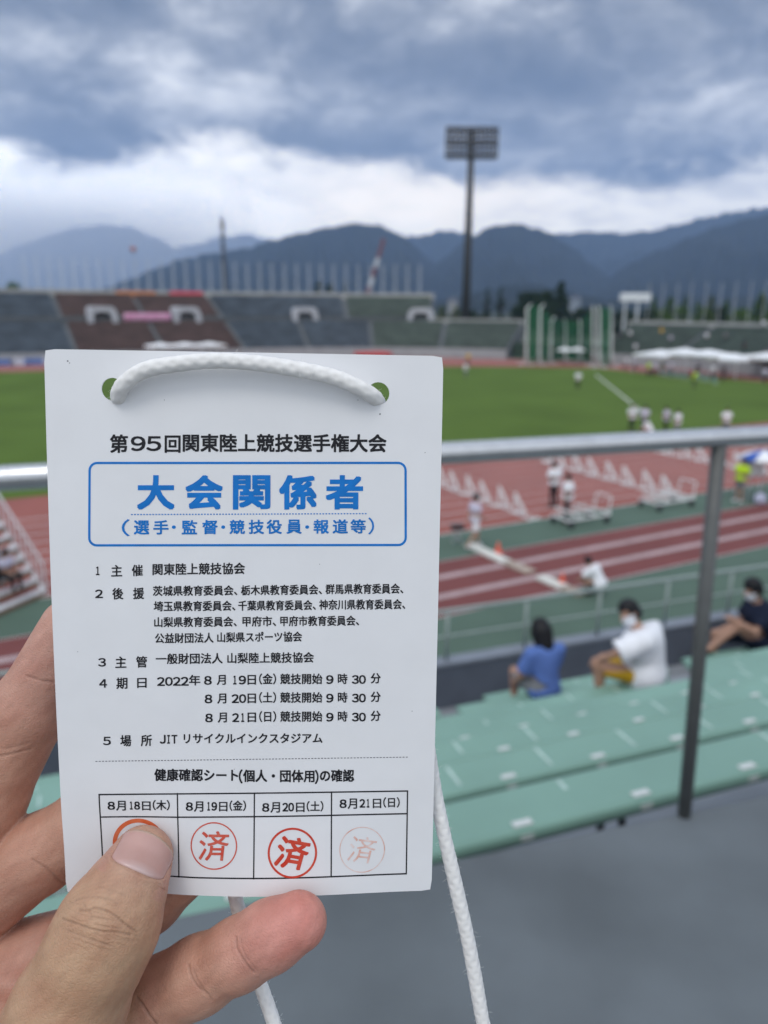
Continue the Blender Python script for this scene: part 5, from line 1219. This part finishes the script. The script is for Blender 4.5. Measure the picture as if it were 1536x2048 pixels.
POSE['sit'] = dict(pel=V3(0, 0, .11), che=V3(0, .03, .42), nek=V3(0, .06, .58), hed=V3(0, .11, .72), sh=[V3(-.18, .03, .51), V3(.18, .03, .51)], el=[V3(-.25, .12, .27), V3(.25, .12, .27)], wr=[V3(-.13, .34, .21), V3(.13, .34, .21)],
    hip=[V3(-.10, .03, .10), V3(.10, .03, .10)], kn=[V3(-.14, .42, .12), V3(.14, .42, .12)], an=[V3(-.13, .40, -.30), V3(.13, .40, -.30)], fd=[V3(-.03, .15, -.05), V3(.03, .15, -.05)])
def make_person(label, loc, rz, pose, h, cols, group=None, legs='long', mask=False, longhair=False, cap=None, sleeve=.75, loose=.02, hood=False, name='person', fingers=False):
    J = POSE[pose] if isinstance(pose, str) else pose
    def limbs(P, ra, names, t_end=1.0):
        out = None
        for i in (0, 1):
            for (a, b, r0, r1) in names:
                d = rc(P, J[a][i], J[b][i], r0 + ra, r1 + ra); out = d if out is None else smin(out, d, .02)
        return out
    def torso(P, ra):
        d = rc(P, J['pel'] + V3(-.06, 0, 0), J['pel'] + V3(.06, 0, 0), .115 + ra, .115 + ra)
        fl = V3(1, 1.25, 1); c = J['che']
        d = smin(d, rc(P, J['pel'], J['che'], .125 + ra, .135 + ra), .05)
        d = smin(d, rc((P - c) * fl, V3(-.07, 0, 0), V3(.07, 0, 0), .125 + ra, .125 + ra) / 1.2, .05)
        return smin(d, rc(P, J['sh'][0] * .85 + J['sh'][1] * .15, J['sh'][1] * .85 + J['sh'][0] * .15, .062 + ra, .062 + ra), .06)
    fw = J['hed'] - J['nek']; up = fw / np.linalg.norm(fw); hd = J['hed']
    fdir = V3(0, 1, 0) - up * up[1]; fdir /= np.linalg.norm(fdir)
    if 'look' in J: fdir = J['look'] - up * (J['look'] @ up); fdir /= np.linalg.norm(fdir)
    sd = np.cross(fdir, up)
    def head(P, ra=0):
        d = rc(P, hd + up * .045 - fdir * .012, hd - up * .055 + fdir * .03, .090 + ra, .058 + ra)
        if ra == 0:
            d = smin(d, rc(P, hd + fdir * .088 + up * .012, hd + fdir * .108 - up * .018, .010, .015), .012)
            for s in (-1, 1): d = smin(d, rc(P, hd + sd * s * .084 + up * .005, hd + sd * s * .086 - up * .03, .014, .010), .01)
            for s in (-1, 1): d = np.maximum(d, -(np.linalg.norm(P - (hd + fdir * .098 + sd * s * .034 + up * .018), axis=1) - .014))
            d = np.maximum(d, -rc(P, hd + fdir * .098 - up * .052 + sd * .02, hd + fdir * .098 - up * .052 - sd * .02, .005, .005))
        return d
    def body(P):
        d = smin(torso(P, -.012), rc(P, J['nek'] - up * .05, hd - up * .03, .058, .052), .04)
        d = smin(d, head(P), .02)
        d = smin(d, limbs(P, 0, [('sh', 'el', .05, .040), ('el', 'wr', .041, .028)]), .03)
        for i in (0, 1):
            v = J['wr'][i] - J['el'][i]; v = v / np.linalg.norm(v); pl_ = J['wr'][i] + v * .06
            d = smin(d, rc(P, J['wr'][i], pl_, .028, .034), .015)
            s_ = np.cross(v, V3(0, 0, 1)); s_ = s_ / max(np.linalg.norm(s_), 1e-3); dn = np.cross(s_, v)
            if fingers:
                for k in range(4): a = pl_ + s_ * (-.027 + .018 * k) + v * .01; b = a + v * (.05 + .008 * (k in (1, 2))) - dn * .02 * (1 if dn[2] > 0 else -1); d = smin(d, rc(P, a, b, .010, .008), .006)
                d = smin(d, rc(P, J['wr'][i] + v * .02, J['wr'][i] + v * .065 + s_ * (.05 if i == 0 else -.05), .012, .009), .008)
            else: d = smin(d, rc(P, pl_, pl_ + v * .06, .030, .020), .01)
        d = smin(d, limbs(P, 0, [('hip', 'kn', .082, .056), ('kn', 'an', .055, .036)]), .03)
        for i in (0, 1): d = smin(d, rc(P, J['an'][i], J['an'][i] + J['fd'][i], .038, .030), .02)
        return d
    allp = np.array([J[k] for k in ('pel', 'che', 'nek', 'hed')] + sum((list(J[k]) for k in ('sh', 'el', 'wr', 'hip', 'kn', 'an')), [])); lo, hi = allp.min(0) - .34, allp.max(0) + .34
    pts, F = nets(body, lo, hi, h)
    o = np_mesh(name, pts, F, skin_p); o.location = loc; o.rotation_euler = (0, 0, rz); tag(o, label, 'person', group)
    def shirt(P):
        d = torso(P, loose)
        for i in (0, 1):
            e = J['sh'][i] + (J['el'][i] - J['sh'][i]) * min(sleeve, 1); d = smin(d, rc(P, J['sh'][i], e, .056 + loose * .8, .052 + loose * 1.2), .03)
            if sleeve > 1: d = smin(d, rc(P, J['el'][i], J['wr'][i], .055, .040), .02)
            v = (J['el'][i] - J['sh'][i]); v = v / np.linalg.norm(v); d = np.maximum(d, np.where(np.linalg.norm(P - J['sh'][i], axis=1) < .4, ((P - e) @ v) * (1 if sleeve <= 1 else 0) - (0 if sleeve <= 1 else 1), d)) if sleeve <= 1 else d
        nv = J['nek'] - J['che']; nv = nv / np.linalg.norm(nv); d = np.maximum(d, (P - J['nek']) @ nv + .005)
        sp_ = J['che'] - J['pel']; sp_ = sp_ / np.linalg.norm(sp_)
        return np.maximum(d, -((P - J['pel']) @ sp_) - (.10 if legs != 'skirt' else .1))
    pts, F = nets(shirt, lo, hi, h); np_mesh('shirt', pts, F, cloth[cols[0]], o)
    def pants(P):
        d = rc(P, J['pel'] + V3(-.06, 0, 0), J['pel'] + V3(.06, 0, 0), .128, .128)
        for i in (0, 1):
            if legs == 'long': d = smin(d, rc(P, J['hip'][i], J['kn'][i], .092, .068), .02); d = smin(d, rc(P, J['kn'][i], J['an'][i] + V3(0, 0, .02), .068, .052), .02)
            else:
                e = J['hip'][i] + (J['kn'][i] - J['hip'][i]) * .82; v = J['kn'][i] - J['hip'][i]; v = v / np.linalg.norm(v); dd = np.maximum(rc(P, J['hip'][i], J['kn'][i], .098, .092), (P - e) @ v); d = smin(d, dd, .015)
        sp_ = J['che'] - J['pel']; sp_ = sp_ / np.linalg.norm(sp_); return np.maximum(d, ((P - J['pel']) @ sp_) - .10)
    pts, F = nets(pants, lo, hi, h); np_mesh('trousers' if legs == 'long' else 'shorts', pts, F, cloth[cols[1]], o)
    def hair(P):
        d = rc(P, hd + up * .055 - fdir * .02, hd - up * .005 - fdir * .03, .100, .094)
        wob = .004 * np.sin(P[:, 0] * 90) * np.sin(P[:, 1] * 80 + P[:, 2] * 70); d = d + wob
        f_ = (P - hd) @ fdir; u_ = (P - hd) @ up; d = np.maximum(d, np.minimum(f_ - .045, .052 - u_)); d = np.maximum(d, -u_ - .07)
        if longhair: d = smin(d, rc(P, hd - fdir * .03 - up * .01, hd - fdir * .055 - up * .15, .125, .105), .03)
        return d
    pts, F = nets(hair, hd - .3, hd + .3, min(h, .02)); np_mesh('hair', pts, F, hair_m, o)
    if mask:
        def mk(P): d = np.abs(head(P, .008)) - .006; f_ = (P - hd) @ fdir; u_ = (P - hd) @ up; return np.maximum(np.maximum(d, .012 - f_), np.maximum(u_ + .002, -u_ - .105))
        pts, F = nets(mk, hd - .25, hd + .25, .007); np_mesh('face_mask', pts, F, cloth['mask'], o)
    if cap:
        def cp(P): d = np.abs(rc(P, hd + up * .05 - fdir * .015, hd + up * .02 - fdir * .02, .108, .106)) - .008; u_ = (P - hd) @ up; d = np.maximum(d, .035 - u_); br = np.maximum(rc((P - hd - fdir * .12 - up * .045) * V3(1, 1, 1), V3(0, 0, 0), fdir * .03, .08, .07), np.abs(u_ - .045) - .008); return np.minimum(d, br)
        pts, F = nets(cp, hd - .3, hd + .3, .016); np_mesh('cap', pts, F, cloth[cap], o)
    def shoe(P): return np.minimum(*[rc(P, J['an'][i] + V3(0, 0, -.03), J['an'][i] + J['fd'][i] * 1.08, .046, .038) for i in (0, 1)])
    pts, F = nets(shoe, lo, hi, min(h, .025)); np_mesh('shoes', pts, F, cloth[cols[2] if len(cols) > 2 else 'white'], o)
    return o
def face_to(vec): return math.atan2(-vec.x, vec.y)
def rec(o, label, loc, rz, mats, scale=1.12): 
    c = dup(o, loc, rz, label, scale, {k: cloth[m] for k, m in mats.items()}); return c
HF_ = .03
g_off = 'officials and athletes on the field'
P1 = make_person('person in white shirt and pale shorts standing by the take-off boards', G(948, 1096), face_to(TT), 'walk', .026, ('lavender', 'white', 'white'), g_off, legs='short')
P2 = make_person('person in white polo and black trousers, back to the trolley, further official', G(1106, 1014), face_to(TN), 'write', .026, ('white', 'black', 'black'), g_off, loose=.07)
P3 = make_person('person in white shirt and black trousers, nearer official beside the trolley', G(1132, 1046), face_to(TN - TT), 'stand', .026, ('white', 'black', 'black'), g_off, loose=.07)
P4 = make_person('person in white shirt crouching at the near edge of the runway', G(1190, 1190), face_to(TN - TT * .4), 'crouch', .022, ('white', 'black', 'black'), g_off, loose=.05); P4.scale = (1.12,) * 3
P5 = make_person('person in lime vest and dark shorts beside the blue and white parasol', G(1477, 1004), face_to(-TT), 'stand', .026, ('lime', 'grey', 'white'), g_off, legs='short', loose=.06)
for p_ in (P1, P2, P3, P5): p_.scale = (1.18,) * 3
for u, v, lab, pr, ms_ in ((1155, 778, 'person in white shirt alone on the lawn below the cage', P3, {}), (931, 756, 'person in white alone on the lawn right of the card corner', P2, {'trousers': 'grey'}), (1262, 864, 'person in white with dark trousers at the end of the white line on the lawn', P3, {}),
                    (1286, 866, 'person in pale grey shirt close to the end of the white line', P2, {'shirt': 'lavender'}), (1330, 868, 'person in white, taller of the two above the middle of the handrail', P2, {'shirt': 'lavender'}), (1352, 876, 'person in white, shorter of the two above the middle of the handrail', P3, {'trousers': 'grey'}),
                    (1449, 872, 'person in white alone above the handrail near the leaning post', P3, {}), (1388, 776, 'person in lime top in front of the white tents', P3, {'shirt': 'lime'}), (936, 731, 'person in mustard yellow top at the far lawn edge', P3, {'shirt': 'mustard'}),
                    (1296, 752, 'person in lime vest at the left end of the tents', P2, {'shirt': 'lime'}), (1306, 752, 'person in grey blue shirt under the leftmost tent', P3, {'shirt': 'lavender'}), (1323, 751, 'person in dark green under the leftmost tent', P3, {'shirt': 'darkgreen'}), (1340, 752, 'person in pale shirt under the second tent', P2, {'shirt': 'lavender'}),
                    (1394, 757, 'person in navy under the third tent', P3, {'shirt': 'navy'}), (1424, 760, 'person in white and navy under the third and fourth tents', P3, {'trousers': 'navy'}), (1446, 762, 'person in dark clothes under the fourth tent', P2, {'shirt': 'navy'}), (1528, 768, 'person in lavender under the rightmost tent', P2, {'shirt': 'lavender'}),
                    (1251, 740, 'person in white beside the right cage posts', P3, {}), (1268, 742, 'person in lavender left of the leftmost tent', P2, {'shirt': 'lavender'})):
    rec(pr, lab, G(u, v), rnd.uniform(0, 6), ms_)
rec(P4, 'person in white bending low at the lawn edge just above the handrail', G(1296, 872), 1.0, {})
# spectators far away on the curved stand
spec = [(1250, 650), (1259, 678), (1238, 682), (1322, 672), (1340, 684), (1412, 678), (1450, 676), (1487, 688), (1526, 655), (1270, 700)]
for i, (u, v) in enumerate(spec):
    f = .2 + .5 * ((690 - v) / 50); r_ = 1.2 + max(0, min(1, (700 - v) / 45)) * 8.6; z_ = 1.55 + (r_ - .95) / 9.35 * 4.0
    q0 = q_of(u, v, (r_, z_)); p, nr, tt = Path.at(q0)
    if q0 < QG1 + .6: continue
    rec(P3 if i % 2 else P2, 'tiny spectator in ' + ['white', 'white', 'dark', 'yellow', 'lavender', 'white', 'grey', 'dark', 'white', 'white'][i] + ' on the curved stand, ' + ['top left by the rim', 'upper left rows', 'far left edge', 'above the first tent', 'just above the second tent', 'above the third tent', 'above the fourth tent', 'above the tent gap', 'up at the far right rim', 'bottom left corner'][i],
        p + nr * r_ + Vector((0, 0, z_)), face_to(-nr), {'shirt': ['white', 'white', 'navy', 'mustard', 'lavender', 'white', 'grey', 'navy', 'white', 'white'][i]}, .95)
# people on the timekeepers' steps
o_, run_, ns_, wd_, ang_, b0_ = STEP
P6 = make_person('person in lavender shirt sitting low on the white steps at the left edge', b0_, 0, 'sit', .03, ('lavender', 'black', 'black'), 'timekeepers on the white steps')
ux = Vector((math.cos(ang_), math.sin(ang_), 0)); uy = Vector((-math.sin(ang_), math.cos(ang_), 0))
for i, (k, y) in enumerate(((2, .9), (3, 1.5), (5, 1.1))):
    loc = b0_ + ux * (run_ * (k + .55) / ns_) + uy * y + Vector((0, 0, 2.5 * (k + .6) / ns_ + .03))
    if i == 0: P6.location = loc; P6.rotation_euler = (0, 0, face_to(-ux))
    else: rec(P6, ['', 'person in white sitting mid way up the white steps', 'person in pale shirt sitting near the top of the white steps'][i], loc, face_to(-ux), {'shirt': ['', 'white', 'lavender'][i]})
# ---- the three near spectators on the mint benches
def seat_pt(u, k): return SF(s_at(u, k), DK[k] + .10, HK[k])
girl = dict(POSE['sit']); girl.update(che=V3(0, .05, .41), nek=V3(0, .10, .56), hed=V3(0, .15, .69), el=[V3(-.24, .10, .24), V3(.22, .16, .26)], wr=[V3(-.20, .28, .08), V3(.10, .36, .2)])
make_person('person in blue T-shirt with black bobbed hair seated with back turned', SF(s_at(1096, 5), DK[5] + .08, HK[5]), face_to(SN), girl, .013, ('blue', 'grey', 'white'), legs='short', longhair=True, loose=.028, sleeve=.8, fingers=True).scale = (.88, .92, .94)
man = dict(POSE['sit']); man.update(che=V3(0, .05, .42), nek=V3(.02, .12, .56), hed=V3(.03, .20, .69), look=V3(-.75, .65, -.12), kn=[V3(-.24, .40, .20), V3(.12, .42, .10)], an=[V3(-.22, .34, -.26), V3(.13, .44, -.32)], hip=[V3(-.11, .03, .11), V3(.10, .03, .10)], el=[V3(-.30, .22, .40), V3(.27, .06, .25)], wr=[V3(-.26, .38, .28), V3(.16, .30, .17)])
fdm = (SN * .75 - ST * .65); make_person('person in oversized white T-shirt, white mask and yellow shorts on the bench', SF(s_at(1306, 4), DK[4] + .12, HK[4]), face_to(fdm), man, .013, ('white', 'yellow', 'black'), legs='short', mask=True, loose=.06, sleeve=.95, fingers=True).scale = (.98, .98, .92)
nav = dict(POSE['sit']); nav.update(che=V3(0, .05, .42), nek=V3(0, .10, .58), hed=V3(0, .16, .72), kn=[V3(-.12, .36, .34), V3(.16, .44, .12)], an=[V3(-.10, .66, .06), V3(.16, .46, -.30)], el=[V3(-.22, .20, .30), V3(.25, .08, .26)], wr=[V3(-.12, .40, .40), V3(.16, .32, .2)])
make_person('person in navy clothes and white mask seated at the right edge', SF(s_at(1530, 6), DK[6] + .12, HK[6]), face_to(SN * .25 - ST), nav, .013, ('navy', 'navy', 'black'), legs='short', mask=True, loose=.03, fingers=True).scale = (1.1,) * 3
